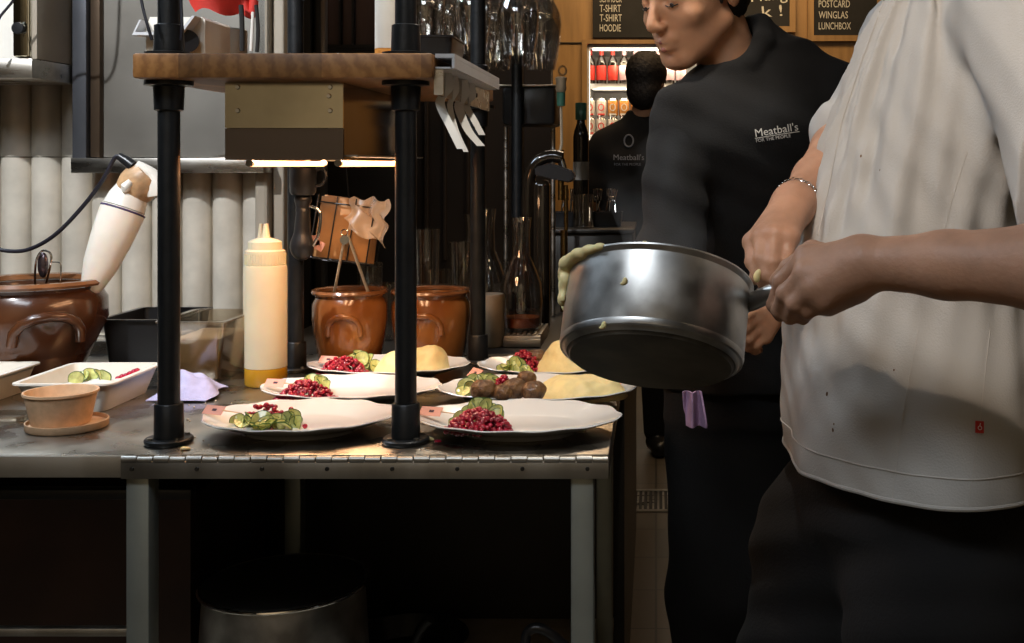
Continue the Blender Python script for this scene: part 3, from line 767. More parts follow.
def cuke(c, rad, rx_, ry_, rz_, bend, label, group):
    """one thin cucumber slice, folded"""
    rad*=.74; bend*=1.9
    R = Matrix.Translation(c) @ Matrix.Rotation(rz_,4,'Z') @ Matrix.Rotation(rx_,4,'X') @ Matrix.Rotation(ry_,4,'Y')
    th=.0011
    def fold(p):
        x=p.x; k=bend
        if abs(k) > 1e-3:
            a=x*k; return Vector((math.sin(a)/k, p.y, p.z+ (1-math.cos(a))/k))
        return p
    bm=B(); nr=5; seg=28
    def disc(z,r0,r1,nr,mi):
        rows=[]
        for i in range(nr+1):
            r=r0+(r1-r0)*i/nr
            rows.append([bm.verts.new(R@fold(Vector((r*math.cos(2*PI*k/seg),r*math.sin(2*PI*k/seg),z+.0006*math.sin(5*2*PI*k/seg)*r/rad)))) for k in range(seg)])
        for i in range(nr):
            for k in range(seg): bm.faces.new((rows[i][k],rows[i][(k+1)%seg],rows[i+1][(k+1)%seg],rows[i+1][k]))
        return rows
    a=disc(th/2,.0015,rad*.93,nr,0); b=disc(-th/2,.0015,rad*.93,nr,0)
    for k in range(seg): bm.faces.new((a[0][k],b[0][k],b[0][(k+1)%seg],a[0][(k+1)%seg])); bm.faces.new((a[-1][k],a[-1][(k+1)%seg],b[-1][(k+1)%seg],b[-1][k]))
    bm.faces.new(a[0]); bm.faces.new(b[0][::-1])
    t=thing('cucumber_slice',label,'cucumber slice',c,group)
    obj('flesh',bm,M['cuke'],t)
    bm=B(); a=disc(th/2*1.15,rad*.925,rad,1,0); b=disc(-th/2*1.15,rad*.925,rad,1,0)
    for k in range(seg):
        bm.faces.new((a[-1][k],a[-1][(k+1)%seg],b[-1][(k+1)%seg],b[-1][k])); bm.faces.new((a[0][k],b[0][k],b[0][(k+1)%seg],a[0][(k+1)%seg]))
    obj('rind',bm,M['rind'],t)
def cukes(where, d, spec):
    rq=random.Random(int(d*1000))
    ex=[]
    for q in spec:
        ex.append(q); ex.append((q[0]+rq.uniform(-6,6),q[1]+rq.uniform(-4,5),q[2]*rq.uniform(.75,1),q[3]+rq.uniform(-.9,.9),q[4]+rq.uniform(-1.5,1.5),q[5]*rq.uniform(1,1.8),q[6]+rq.uniform(-.012,.012)))
    for i,(px,py,rad,tilt,rz_,bend,dd) in enumerate(ex):
        c=P(px,py,d+dd); c.z=max(c.z,PLT+.006)
        cuke(c, rad, tilt, 0, rz_, bend, 'folded pickled cucumber slice in the pile %s'%where, 'cucumber slices %s'%where)
def mound(name,label,c,rx,ry,h,seedv,peaks=()):
    s=SDF((c[0]-rx-.02,c[1]-ry-.02,c[2]-.02),(c[0]+rx+.02,c[1]+ry+.02,c[2]+h+.03),.0025)
    s.ell((c[0],c[1],c[2]),(rx,ry,h),k=.0)
    for (dx,dy,r,hh) in peaks: s.ell((c[0]+dx,c[1]+dy,c[2]+hh*.5),(r,r*.9,hh*.6),k=.015)
    s.warp(lambda X,Y,Z: .0016*np.sin(X*190+seedv)*np.sin(Y*170+1.3*seedv)*np.cos(Z*150)+.0022*np.sin(X*70+Y*50+seedv))
    s.plane((0,0,-1),(c[0],c[1],c[2]+.0002),k=.001)
    o=sobj(name,s,M['mash'],None,1,(c[0],c[1],c[2])); setp(o,label,'mashed potato')
def flag(px,py,d,ang,where,w=.038,h=.017,z=None):
    c=P(px,py,d); c.z=max(c.z,TZ+.036)
    R=Matrix.Translation(c)@Matrix.Rotation(ang,4,'Z')@Matrix.Rotation(.75,4,'X')
    t=thing('paper_flag','pink paper tag with a dark mark %s'%where,'tag',c)
    bm=B(); box(bm,-w/2,w/2,-h/2,h/2,-.0004,.0004); bm.transform(R); obj('card',bm,M['pink'],t,False)
    bm=B(); box(bm,-w*.08,w*.14,-h*.12,h*.14,.0005,.0009,.0002); bm.transform(R); obj('mark',bm,M['ink'],t,False)
    bm=B(); p0=R@Vector((w*.45,0,.001)); cyl(bm,p0,p0+Vector((.030,.006,-.006)),.0011,.0006,seg=8); obj('wooden_pick',bm,M['kraft'],t)
# front left plate
berries(264,412,1.90,70,.034,.018,.022,'behind the cucumber on the front left plate',1)
loose_berry(305,421,1.83,'single lingonberry right of the cucumber on the front left plate'); loose_berry(291,410,1.92,'single lingonberry on top behind the cucumber, front left plate',PLT+.008)
cukes('on the front left plate',1.845,[(243,426,.020,.35,.2,20,0),(252,423,.022,.55,.9,25,.01),(262,421,.024,1.0,.1,18,0),(268,425,.020,.4,-.5,30,-.02),(277,422,.021,.9,.6,35,.0),(288,420,.020,1.25,.3,45,.01),(293,417,.019,1.1,1.2,50,.015),(284,427,.020,.5,2.0,35,-.02),(297,424,.018,1.2,-.3,40,-.005),(258,428,.019,.25,2.4,15,-.022)])
flag(214,418,1.85,-.35,'on the left rim of the front left plate')
# front right plate
berries(479,424,1.795,520,.053,.028,.036,'in front of the cucumber on the front right plate',2)
loose_berry(513,432,1.775,'single lingonberry right of the heap on the front right plate')
cukes('on the front right plate',1.86,[(455,425,.018,.9,.3,40,-.03),(462,422,.020,1.1,.7,30,-.02),(470,414,.022,.9,.2,25,0),(478,408,.024,1.15,.1,20,0),(484,407,.021,1.3,.5,35,.01),(490,411,.022,.8,1.0,30,.01),(497,414,.021,1.2,-.5,25,-.02),(475,415,.024,.6,1.5,20,.01)])
flag(431,415,1.84,-.3,'on the left rim of the front right plate')
# middle left plate
berries(306,398,2.03,460,.056,.028,.036,'on the middle left plate',3)
loose_berry(369,399,2.03,'single lingonberry alone on the middle left plate')
cukes('on the middle left plate',2.11,[(303,386,.020,.9,.3,25,0),(312,382,.022,1.1,.2,25,.01),(320,383,.022,1.0,.9,30,.01),(326,388,.021,1.25,-.4,35,0)])
flag(275,389,2.08,-.2,'on the left rim of the middle left plate')
# middle right plate: cucumber, berries, meatballs, mash
cukes('on the middle right plate',2.05,[(467,387,.024,1.0,.1,15,0),(474,383,.024,1.1,.5,25,.02),(484,381,.022,.9,.9,20,.03),(463,391,.018,.6,0,15,-.02),(492,383,.021,1.2,.2,30,.03)])
berries(503,380,2.06,220,.022,.022,.038,'between cucumber and meatballs on the plate with mash',4)
def meatball(px,py,d,r,label,sd):
    c=P(px,py,d); 
    s=SDF(c-Vector((r*1.5,)*3),c+Vector((r*1.5,)*3),.0016); s.ell(c,(r*1.12,r*1.0,r*.93),k=0)
    s.warp(lambda X,Y,Z:.0010*np.sin(X*260+sd)*np.sin(Y*240+sd*2)*np.sin(Z*270+sd)+.0008*np.sin(X*120+Z*90+sd))
    o=sobj('meatball',s,M['meat'],None,1,c); setp(o,label,'meatball','meatballs on the plate with mash')
meatball(484,390.5,1.995,.0215,'browned meatball in front of the cucumber, leftmost of the four',1)
meatball(503,393,1.985,.0160,'small meatball second from the left, in front of the berries',2)
meatball(514,389,2.0,.0205,'browned meatball third from the left, glistening on top',3)
meatball(534,391,1.990,.0195,'browned meatball rightmost, touching the mash',4)
meatball(527,379,2.075,.0165,'browned meatball at the back beside the mash',5)
mound('mashed_potato','large smooth mound of mashed potato on the plate with meatballs',(PX(580,2.07),2.075,PLT+.001),.087,.066,.040,1)
flag(475,373,2.11,-.9,'standing on the left of the plate with meatballs',.036,.02)
flag(611,381,2.10,.1,'on the right rim of the plate with meatballs')
# back left
berries(343,369,2.29,440,.052,.028,.034,'on the back left plate',5)
cukes('on the back left plate',2.34,[(362,359,.022,1.2,.1,25,.0),(369,361,.022,1.1,-.6,30,0),(375,366,.019,1.2,.6,30,-.02),(355,359,.020,.8,.3,25,.02)])
mound('mashed_potato','peaked mound of mashed potato on the back left plate',(PX(412,2.33),2.33,PLT+.001),.080,.052,.032,2,((.045,0,.030,.047),(-.02,0,.035,.040),(.01,.0,.03,.043)))
flag(328,360,2.33,-.25,'on the left rim of the back left plate')
# back right
cukes('on the back right plate',2.28,[(503,369,.019,.6,.2,20,0),(512,367,.022,.9,.8,25,.01),(520,370,.021,.7,.2,25,-.01),(528,372,.018,.5,1.2,20,-.02),(515,363,.020,1.1,.4,30,.02),(508,372,.018,.5,1.9,15,-.03)])
berries(523,361,2.33,300,.038,.026,.040,'on the back right plate behind the cucumber',6)
meatball(537,358,2.36,.0190,'browned meatball on the back right plate beside the mash',6)
mound('mashed_potato','peaked mound of mashed potato on the back right plate under the saucepan',(PX(576,2.33),2.33,PLT+.001),.084,.060,.046,3,((-.02,0,.042,.058),(.02,0,.035,.052)))

# crumbs on the table
rnd=random.Random(3)
bm=B()
for i in range(70):
    px=rnd.choice([rnd.gauss(205,14),rnd.gauss(190,22),rnd.gauss(412,14)]); py=rnd.uniform(398,446) if px>380 or rnd.random()<.5 else rnd.uniform(388,425)
    d=(EYE-TZ)*F/(py-VY); x=PX(px,d)
    if any(((x-v[1])/v[3])**2+((d-v[2])/v[4])**2 < 1.0 for v in plates.values()): continue
    r=rnd.uniform(.0008,.0024)
    bmesh.ops.create_icosphere(bm,subdivisions=1,radius=r,matrix=Matrix.Translation((x,d,TZ+r*.7)))
o=obj('crumbs',bm,mat('pale_crumbs',(.62,.5,.36),.7),None,True,(-.6,1.9,TZ)); setp(o,'pale crumbs scattered on the steel table round the black posts','crumbs',None,'stuff')
def scrap(px,d,label,r=.006,mm='mash'):
    c=Vector((PX(px,d),d,TZ)); s=SDF(c-Vector((.02,.02,.01)),c+Vector((.02,.02,.02)),.0013)
    s.ell(c+Vector((0,0,r*.6)),(r*1.2,r,r*.6),k=0); s.ell(c+Vector((r*1.1,.002,r*.4)),(r*.8,r*.7,r*.5),k=.003)
    s.plane((0,0,-1),c+Vector((0,0,.0003)),k=.0005)
    o=sobj('food_scrap',s,M[mm],None,1,c); setp(o,label,'food scrap')
scrap(427,1.79,'pale scrap of food beside the front right post foot'); scrap(437,1.78,'dark red scrap of food right of the front right post foot',.004,'berry'); scrap(184,1.732,'flat pale scrap on the table edge right of the front left post',.005)

# ================================================================== CROCKS
def crock(cx,cy,z,R,H,label,ear=True,earpx=None,rimh=.02,base=.72,gl='claymid'):
    t=thing('glazed_crock',label,'crock',(cx,cy,z+.0006)); c=t.location.copy()
    bm=B(); lathe(bm,[(0,0),(R*base,0),(R*(base+.02),.006),(R*(base+1.04)/2,H*.28),(R*1.0,H*.60),(R*.99,H*.80),(R*.90,H*.895),(R*.93,H*.93),(R*.86,H*.93),(R*.83,H*.86),(R*.9,H*.6),(R*.8,H*.3),(R*.65,.012),(0,.012)],c,72)
    obj('crock_body',bm,M[gl],t)
    bm=B(); lathe(bm,[(R*.90,H*.932),(R*1.0,H*.94),(R*1.02,H*.965),(R*.99,H*.995),(R*.93,H),(R*.86,H*.985),(R*.85,H*.94)],c,72,closed=True); obj('rim',bm,M['clayrim'],t)
    if ear:
        ax=Vector((earpx-cx,-math.sqrt(max(1e-4,R*R-(earpx-cx)**2)),0)).normalized(); sx_=Vector((-ax.y,ax.x,0)) 
        w=R*.36; pts=[]
        for k in range(9):
            a=PI*k/8; off=.96+.10*math.sin(a)
            ang=-.46*math.cos(a)
            dirv=(ax*math.cos(ang)+sx_*math.sin(ang))
            pts.append(c+dirv*R*off+Vector((0,0,H*.42+H*.27*math.sin(a)**.8)))
        bm=B(); tube(bm,pts,[R*.075]*9,12); obj('ear_handle',bm,M[gl],t)
        bm=B(); r_=R*.13; p=c+ax*R*.975+Vector((0,0,H*.44)); 
    return t
lc=(PX(32,2.32),2.32)
crock(lc[0],lc[1],TZ,.141,PZ(286,2.18)-TZ,'large dark brown glazed crock at the left with a spoon and wrapped blender in it',True,PX(40,2.18),base=.55,gl='clay')
crock(PX(350,2.50),2.50,TZ,.0800,PZ(293,2.42)-TZ,'brown glazed crock holding metal tongs, between the black posts',True,PX(343,2.42),base=.80)
crock(PX(431,2.54),2.54,TZ,.0860,PZ(293,2.46)-TZ-.0,'brown glazed crock behind the front right post, left of the rear post',True,PX(424,2.46),base=.82)

# tongs
tg=thing('tongs','steel kitchen tongs standing open in the middle brown crock','tongs',P(345,290,2.46))
for s,(p,q) in enumerate((((343,236),(331,300)),((346,236),(369,300)))):
    a=P(*p,2.45); b_=P(*q,2.46)
    bm=B(); dv=(b_-a).normalized(); side=dv.cross(Vector((0,1,0))).normalized()
    def fn(u,v,a=a,b_=b_,side=side):
        p=a.lerp(b_,u); ww=.009*(1 if u<.9 else 1-.5*(u-.9)/.1); t=(v-.5)*2
        return p+Vector((0,1,0))*t*ww*.5+side*(.004*(1-t*t))+side*.002
    sheet(bm,fn,14,6,.0012); obj('tong_arm',bm,mat('satin_tong_steel',(.75,.70,.62),.4,.8),tg)
bm=B(); cyl(bm,P(344.5,240,2.438),P(344.5,240,2.462),.0095,seg=20); obj('hinge',bm,M['chrome'],tg)
bm=B(); tube(bm,[P(344.5,236,2.45)+Vector((math.cos(a)*.007,0,math.sin(a)*.007+.007)) for a in np.linspace(0,2*PI,14)[:-1]],.0015,6,closed=True); obj('hanging_ring',bm,M['chrome'],tg)

# spoon in big crock
spn=thing('ladle','steel ladle with its bent handle showing over the rim of the large left crock','ladle',P(45,278,2.3))
bm=B(); tube(bm,spline([P(35,286,2.28),P(36,262,2.27),P(42,251,2.27),P(50,253,2.27),P(51,262,2.27),P(46,284,2.28)],8),.0022,8); obj('wire_loop',bm,M['chrome'],spn)
bm=B(); s=SDF(P(44,268,2.28)-Vector((.04,.04,.05)),P(44,268,2.28)+Vector((.04,.04,.05)),.002); s.ell(P(43,265,2.28),(.0105,.008,.026),k=0)
bm.free(); sobj('handle_plate',s,mat('dark_steel',(.14,.11,.12),.25,.9),spn)
bm=B(); tube(bm,spline([P(51,262,2.27),P(60,263,2.27),P(61,272,2.27),P(60,286,2.27)],8),.0012,8); obj('wire_hook',bm,M['chrome'],spn)

# stick blender in a bag
sb=thing('wrapped_stick_blender','white stick blender wrapped in milky plastic, leaning in the large left crock','blender',P(86,285,2.33))
A0=P(92,286,2.32); A1=P(124,208,2.36); ax=(A1-A0).normalized()
def axm(o,ax):
    u,v=frame_of(ax); m=Matrix((( u.x,v.x,ax.x,o.x),(u.y,v.y,ax.y,o.y),(u.z,v.z,ax.z,o.z),(0,0,0,1))); return m
Ln=(A1-A0).length; m4=axm(A0,ax)
bm=B(); lathe(bm,[(0,-.012),(.014,-.012),(.022,.0),(.034,Ln*.28),(.0405,Ln*.62),(.0440,Ln*.93),(.0425,Ln*.99),(0,Ln*.99)],seg=40,mat4=m4); obj('plastic_wrap',bm,M['bag'],sb)
bm=B(); lathe(bm,[(.0433,Ln*.955),(.0447,Ln*.96),(.0447,Ln*.975),(.0433,Ln*.98)],seg=40,closed=True,mat4=m4); obj('rubber_band',bm,M['rubber'],sb)
bm=B(); lathe(bm,[(0,Ln*1.0),(.0415,Ln*1.0),(.038,Ln*1.14),(.031,Ln*1.26),(0,Ln*1.26)],seg=40,mat4=m4); obj('shoulder',bm,M['whitepl'],sb)
A2=P(145,192,2.37); ax2=(P(152,176,2.37)-A2).normalized(); m5=axm(A0+ax*Ln*1.2,(P(154,170,2.37)-(A0+ax*Ln*1.2)).normalized()); L2=(P(154,170,2.37)-(A0+ax*Ln*1.2)).length
bm=B(); lathe(bm,[(0,0),(.034,.0),(.040,L2*.25),(.041,L2*.6),(.034,L2*.85),(0,L2*.9)],seg=32,mat4=m5); obj('taped_motor_housing',bm,M['tape'],sb)
bm=B(); tube(bm,spline([P(158,196,2.36),P(155,180,2.36),P(146,171,2.355),P(136,165,2.35)],6),[.020,.0205,.0205,.0205,.020,.019,.018,.017,.016,.015,.0145,.014,.013,.0125,.012,.0115,.011,.0105,.010][:19],20); obj('handle',bm,M['whitepl'],sb)
bm=B(); tube(bm,[P(131,181,2.33),P(126,187,2.33),P(124,192,2.33)],[.006,.011,.005],14); obj('bag_corner',bm,M['whitepl'],sb)
bm=B(); tube(bm,[P(133,166,2.35),P(126,160.5,2.35),P(119,156,2.35)],[.0115,.0105,.008],16); obj('strain_relief',bm,M['blackpl'],sb)
bm=B(); tube(bm,spline([P(119,156,2.35),P(114,159,2.35),P(104,178,2.35),P(84,205,2.36),P(56,234,2.36),P(30,249,2.37),P(8,251,2.38),P(-12,246,2.38),P(-40,238,2.38)],8),.0042,10); obj('cord',bm,M['cord'],sb)

# ================================================================== CONTAINERS
def open_box(bm,x0,x1,y0,y1,z0,z1,taper=.008,th=.002,flange=.008,r=.012,lipdrop=.003):
    def rr(x0,x1,y0,y1,z,r):
        pts=[]
        for (cx,cy,a0) in ((x1-r,y1-r,0),(x0+r,y1-r,PI/2),(x0+r,y0+r,PI),(x1-r,y0+r,1.5*PI)):
            for k in range(6):
                a=a0+PI/2*k/5; pts.append((cx+r*math.cos(a),cy+r*math.sin(a),z))
        return pts
    L=[rr(x0+taper,x1-taper,y0+taper,y1-taper,z0,r),rr(x0,x1,y0,y1,z1-.003,r),rr(x0-flange,x1+flange,y0-flange,y1+flange,z1-.003-.0,r+flange),rr(x0-flange,x1+flange,y0-flange,y1+flange,z1,r+flange),
       rr(x0+th,x1-th,y0+th,y1-th,z1,r),rr(x0+taper+th,x1-taper-th,y0+taper+th,y1-taper-th,z0+th,r)]
    R=[[bm.verts.new(p) for p in l] for l in L]; n=len(L[0])
    for a,b in zip(R[:-1],R[1:]):
        for k in range(n): bm.faces.new((a[k],a[(k+1)%n],b[(k+1)%n],b[k]))
    bm.faces.new(R[0][::-1]); bm.faces.new(R[-1])
def tray(x0,x1,y0,y1,z0,z1,m,name,label,cat,**kw):
    t=thing(name,label,cat,((x0+x1)/2,(y0+y1)/2,z0)); bm=B(); open_box(bm,x0,x1,y0,y1,z0+.0006,z1,**kw); o=obj('tray_body' if 'tray' in name else 'container_body',bm,m,t); return t
T1=tray(PX(13,1.98),PX(107,1.98),1.985,2.19,TZ+.0,PZ(384,1.98),M['whitepl'],'white_food_tray','white plastic food tray with cucumber and berries left in it, behind the paper cup','tray',taper=.016)
tx0,tx1=PX(13,1.98)+.02,PX(107,1.98)-.02
bm=B(); sheet(bm,lambda u,v:Vector((tx0+.006+(tx1-tx0-.012)*u,2.03+.13*v,TZ+.030+.003*math.sin(u*9)*math.sin(v*7))),16,12,-.022); t=obj('white_sauce',bm,M['paper'],None,True,(tx0+.07,2.1,TZ+.01)); setp(t,'layer of white dressing in the middle food tray','sauce',None,'stuff')
for i,(px,py,dd) in enumerate(((82,377,2.14),(90,375,2.15),(98,376,2.14),(104,377,2.13),(76,379,2.12))):
    cuke(P(px,py,dd),.020,.7+.2*i,0,i*.9,25,'cucumber slice lying in the white food tray','cucumber slices in the white food tray')
for i,(px,py) in enumerate(((118,379),(122,377),(126,376),(130,374),(134,372),(137,371))):
    c=P(px,py,2.165); bm=B(); bmesh.ops.create_icosphere(bm,subdivisions=2,radius=.006,matrix=Matrix.Translation(c)); o=obj('lingonberry',bm,M['berry'],None,True,c); setp(o,'red berry in the row along the right side of the white food tray','berry','berries in the white food tray')
T2=tray(-1.40,PX(38,2.2),1.985,2.2,TZ,PZ(384,1.98),M['whitepl'],'white_food_tray','white plastic food tray cut off by the left edge of the picture','tray',taper=.016)
bm=B(); box(bm,-1.36,PX(36,2.2)-.02,2.02,2.17,TZ+.004,TZ+.025,.004); t=obj('white_sauce',bm,M['paper'],None,True,(-1.28,2.1,TZ)); setp(t,'white dressing in the far left food tray','sauce',None,'stuff')
tray(-1.22,PX(20,1.95)+.02,1.915,1.972,TZ,TZ+.010,M['clearpl'],'clear_lid_tray','shallow clear plastic lid lying in front of the white food trays','lid',taper=.004,flange=.002)
# writing band on the tray side
# paper cup on its lid
pc=thing('paper_tub','small tan paper tub standing beside its lid at the left','tub',(PX(61,1.9),1.9,TZ))
c=Vector((PX(61,1.885),1.885,TZ+.0075)); 
bm=B(); lathe(bm,[(0,0),(.0435,0),(.045,.003),(.0545,.048),(.0570,.049),(.0570,.053),(.0540,.053),(.0525,.049),(.0430,.006),(0,.006)],c,64); obj('tub_body',bm,M['kraft'],pc)
pl=thing('paper_lid','flat tan paper disc with a raised rim under the paper tub','saucer',(PX(65,1.88),1.88,TZ))
c=Vector((PX(65,1.875),1.882,TZ+.0006)); bm=B(); lathe(bm,[(0,0),(.0605,0),(.062,.002),(.0625,.0125),(.0605,.0125),(.060,.006),(0,.006)],c,64); obj('lid_disc',bm,M['kraft'],pl)

# black + clear gastro containers
t=tray(PX(104,2.4),PX(176,2.4),2.385,2.59,TZ,PZ(321,2.36),M['blackpl'],'black_food_container','black plastic food container behind the front left post','container',taper=.01)
bm=B(); box(bm,PX(104,2.4)+.014,PX(176,2.4)-.014,2.401,2.574,TZ+.004,TZ+.055,.003); t=obj('dark_sauce',bm,M['darkbrown'],None,True,(PX(136,2.4),2.44,TZ)); setp(t,'dark contents of the black food container','sauce',None,'stuff')
t=tray(PX(166,2.3),PX(230,2.3),2.26,2.46,TZ,PZ(321,2.27),M['clearpl'],'clear_food_container','clear plastic container of beige sauce right of the front left post','container',taper=.012,th=.0025)
bm=B(); box(bm,PX(166,2.3)+.0165,PX(230,2.3)-.0165,2.278,2.442,TZ+.004,TZ+.085,.006); t=obj('beige_sauce',bm,M['cheesed'],None,True,(PX(198,2.3),2.36,TZ)); setp(t,'beige sauce filling the clear plastic container','sauce',None,'stuff')
# cloth
def clothf(u,v):
    x=PX(155,2.12)+(PX(214,2.12)-PX(155,2.12))*u; y=2.08+.12*v
    e=max(0,1-((u-.48)/.55)**2)*max(0,1-((v-.55)/.55)**2)
    z=TZ+.004+.040*e**.9+.004*math.sin(u*14+v*5)*e+.002*math.sin(v*22)*e
    return Vector((x+.01*math.sin(v*6),y,z))
bm=B(); sheet(bm,clothf,40,30,-.0025); t=obj('folded_cloth',bm,M['lilac'],None,True,(PX(185,2.12),2.13,TZ)); setp(t,'crumpled lilac blue cloth behind the front left post','cloth')

# ================================================================== SQUEEZE BOTTLES
def squeeze(cx,cy,R,topz,label,fill=True):
    t=thing('squeeze_bottle',label,'bottle',(cx,cy,TZ+.0006)); c=t.location.copy()
    H=topz-TZ
    hb=H*.545/.60*.6
    z1=PZ(265,cy)-TZ
    bm=B()
    if fill:
        z0=PZ(367,cy)-TZ
        lathe(bm,[(R,z0+.0008),(R,z1-.008),(R*.97,z1-.001),(R*.90,z1),(0,z1)],c,56); lathe(bm,[(0,z0+.0006),(R*.99,z0+.0006),(R,z0+.0008)],c,56)
    else: lathe(bm,[(0,0),(R,0),(R,z1-.008),(R*.9,z1),(0,z1)],c,56)
    body=obj('bottle_body',bm,M['bottle'],t)
    if fill:
        bm=B(); lathe(bm,[(0,0),(R*.94,0),(R,.004),(R,z0),(0,z0)],c,56); obj('yellow_sauce',bm,M['oil'],t)
    bm=B(); 
    lathe(bm,[(0,z1+.0005),(R*.92,z1+.0005),(R*.92,PZ(251,cy)-TZ),(R*.76,PZ(249.5,cy)-TZ),(R*.74,PZ(242,cy)-TZ),(R*.55,PZ(240,cy)-TZ),(R*.20,PZ(238,cy)-TZ),(R*.10,PZ(224,cy)-TZ),(0,PZ(224,cy)-TZ)],c,48)
    obj('cap_with_nozzle',bm,M['bottle'],t)
    bm=B(); rim=PZ(254,cy)-TZ
    for k in range(40):
        a=2*PI*k/40; p=c+Vector((math.cos(a)*R*.925,math.sin(a)*R*.925,0)); tube(bm,[p+Vector((0,0,z1+.001)),p+Vector((0,0,rim))],.0009,5)
    obj('cap_ribs',bm,M['bottle'],t)
    return t
squeeze(PX(266,2.25),2.25,.0400,0,'tall milky squeeze bottle with yellow sauce at the bottom, beside the front left post')
squeeze(PX(261,2.46),2.46,.036,0,'milky squeeze bottle hidden behind the one with yellow sauce',False)

# black mug on hook + wire basket
mg=thing('black_mug','black enamel mug hanging by the rear left post','mug',P(300,180,2.36))
c=P(303,195,2.36); bm=B(); lathe(bm,[(0,0),(.022,0),(.026,.006),(.028,.055),(.026,.055),(.024,.008),(0,.005)],c,40); obj('mug_body',bm,M['blackpl'],mg)
bm=B(); tube(bm,spline([P(314,170,2.36),P(323,169,2.36),P(326,176,2.36),P(322,184,2.36),P(315,186,2.36)],6),.0035,10); obj('handle',bm,M['blackpl'],mg)
bm=B(); tube(bm,spline([P(324,172,2.36),P(326,160,2.36),P(322,130,2.36),P(322,110,2.36)],6),.0013,6); obj('hook',bm,M['chrome'],mg)
jg=thing('black_jug','black glazed jug with a curved handle hanging below the mug','jug',P(303,260,2.37))
bm=B(); c=P(302,330,2.37); 
s=SDF(P(303,230,2.37)-Vector((.05,.05,.09)),P(303,230,2.37)+Vector((.05,.05,.09)),.002); s.cap(P(302,245,2.37),P(303,212,2.37),.019,.014,k=.004); s.ell(P(302,247,2.37),(.024,.02,.028),k=.01); s.cap(P(302,208,2.37),P(303,200,2.37),.012,.018,k=.005)
bm.free(); sobj('jug_body',s,M['blackpl'],jg)
bm=B(); tube(bm,spline([P(310,206,2.36),P(320,212,2.36),P(319,232,2.36),P(313,246,2.36)],6),.0032,10); obj('handle',bm,M['chrome'],jg)
bk=thing('wire_basket','tilted black wire basket of brown cards hanging over the tongs','basket',P(350,225,2.5))
ang=math.radians(7); Cb=P(348,231,2.53)
Rb=Matrix.Translation(Cb)@Matrix.Rotation(ang,4,'Y')@Matrix.Rotation(-.15,4,'X')
W_,H_,D_=.062,.068,.05
bm=B()
def seg(a,b,r=.0016): cyl(bm,Rb@Vector(a),Rb@Vector(b),r,seg=8)
for y in (-D_,D_):
    for x in (-W_,-W_*.33,W_*.33,W_): seg((x,y,-H_),(x,y,H_))
    for z in (-H_,H_*.78): seg((-W_,y,z),(W_,y,z))
for x in (-W_,W_):
    for z in (-H_,H_*.78): seg((x,-D_,z),(x,D_,z))
for x in (-W_*.33,W_*.33): seg((x,-D_,-H_),(x,D_,-H_))
obj('wire_frame',bm,M['blackpl'],bk)
bm=B(); tube(bm,[Rb@Vector((-.02,D_,H_)),P(342,130,2.55),P(342,90,2.55)],.0015,6); obj('hanging_wire',bm,M['blackpl'],bk)
for i in range(6):
    y=-D_+.012+i*.014; dz=.004*math.sin(i*2.1); t=thing('brown_card','brown card standing in the wire basket, %s from the front'%['first','second','third','fourth','fifth','sixth'][i],'card',Cb,'brown cards in the wire basket')
    bm=B(); box(bm,-W_+.004,W_-.004,y-.001,y+.001,-H_+.003,H_*.98+dz,.0004); bm.transform(Rb@Matrix.Rotation(.03*math.sin(i),4,'Y')); obj('card_sheet',bm,M['card'],t)
def bagf(u,v):
    p=Rb@Vector((.012+.085*u,-D_-.010-.014*math.sin(u*5+v*4),-.004+.075*v-.02*u*(1-v)))
    return p+Vector((.006*math.sin(v*13+u*3),.006*math.sin(u*17),.005*math.sin(u*11+v*9)))
bm=B(); sheet(bm,bagf,26,20,.0006); t=obj('plastic_bag',bm,mat('cloudy_film',(.95,.80,.66),.12,alpha=.42,coat=1.0,bump=.8,bscale=45),None,True,Cb); setp(t,'crumpled clear plastic bag caught on the right of the wire basket','bag')
for i,(px,py) in enumerate(((318,246),(314,240))):
    c=P(px,py,2.45); bm=B(); box(bm,-.010,.012,-.001,.001,-.008,.012); bm.transform(Matrix.Translation(c)@Matrix.Rotation(.5+i,4,'Y')); 
    o=obj('paper_scrap',bm,M['pink'],bk)

# ================================================================== ON THE WOODEN SHELF
SZ=WZ1
dp=thing('plastic_dispenser','white plastic dispenser with a sloping scoop front on the wooden shelf, behind the left post','dispenser',(PX(172,2.0),2.0,SZ))
s=.002
d0=1.95
def prism(bm,poly,y0,y1):
    a=[bm.verts.new((x,y0,z)) for x,z in poly]; b=[bm.verts.new((x,y1,z)) for x,z in poly]; n=len(poly)
    for k in range(n): bm.faces.new((a[k],a[(k+1)%n],b[(k+1)%n],b[k]))
    bm.faces.new(a); bm.faces.new(b[::-1])
zb=SZ+.0006
bm=B(); prism(bm,[(PX(146,d0),zb),(PX(205,d0),zb),(PX(205,d0),PZ(20,d0)),(PX(202,d0),PZ(17,d0)),(PX(150,d0),PZ(17,d0)),(PX(146,d0),PZ(28,d0))],d0,d0+.12); obj('dispenser_body',bm,M['whitepl'],dp,False)
bm=B(); prism(bm,[(PX(140,d0),PZ(37,d0)),(PX(188,d0),PZ(37,d0)),(PX(202,d0),PZ(18,d0)),(PX(199,d0),PZ(18,d0)),(PX(186,d0),PZ(34,d0)),(PX(143,d0),PZ(34,d0)),(PX(149,d0),PZ(22,d0)),(PX(147,d0),PZ(22,d0))],d0-.03,d0-.001); obj('scoop_lip',bm,M['greypl'],dp,False)
bm=B(); cyl(bm,P(187,41,d0-.02),P(187,41,d0-.001),.019,seg=32); obj('dark_roller',bm,M['blackpl'],dp)
t=thing('cable_loop','thin dark cable looping down round the top of the front left post','cable',P(165,20,1.75))
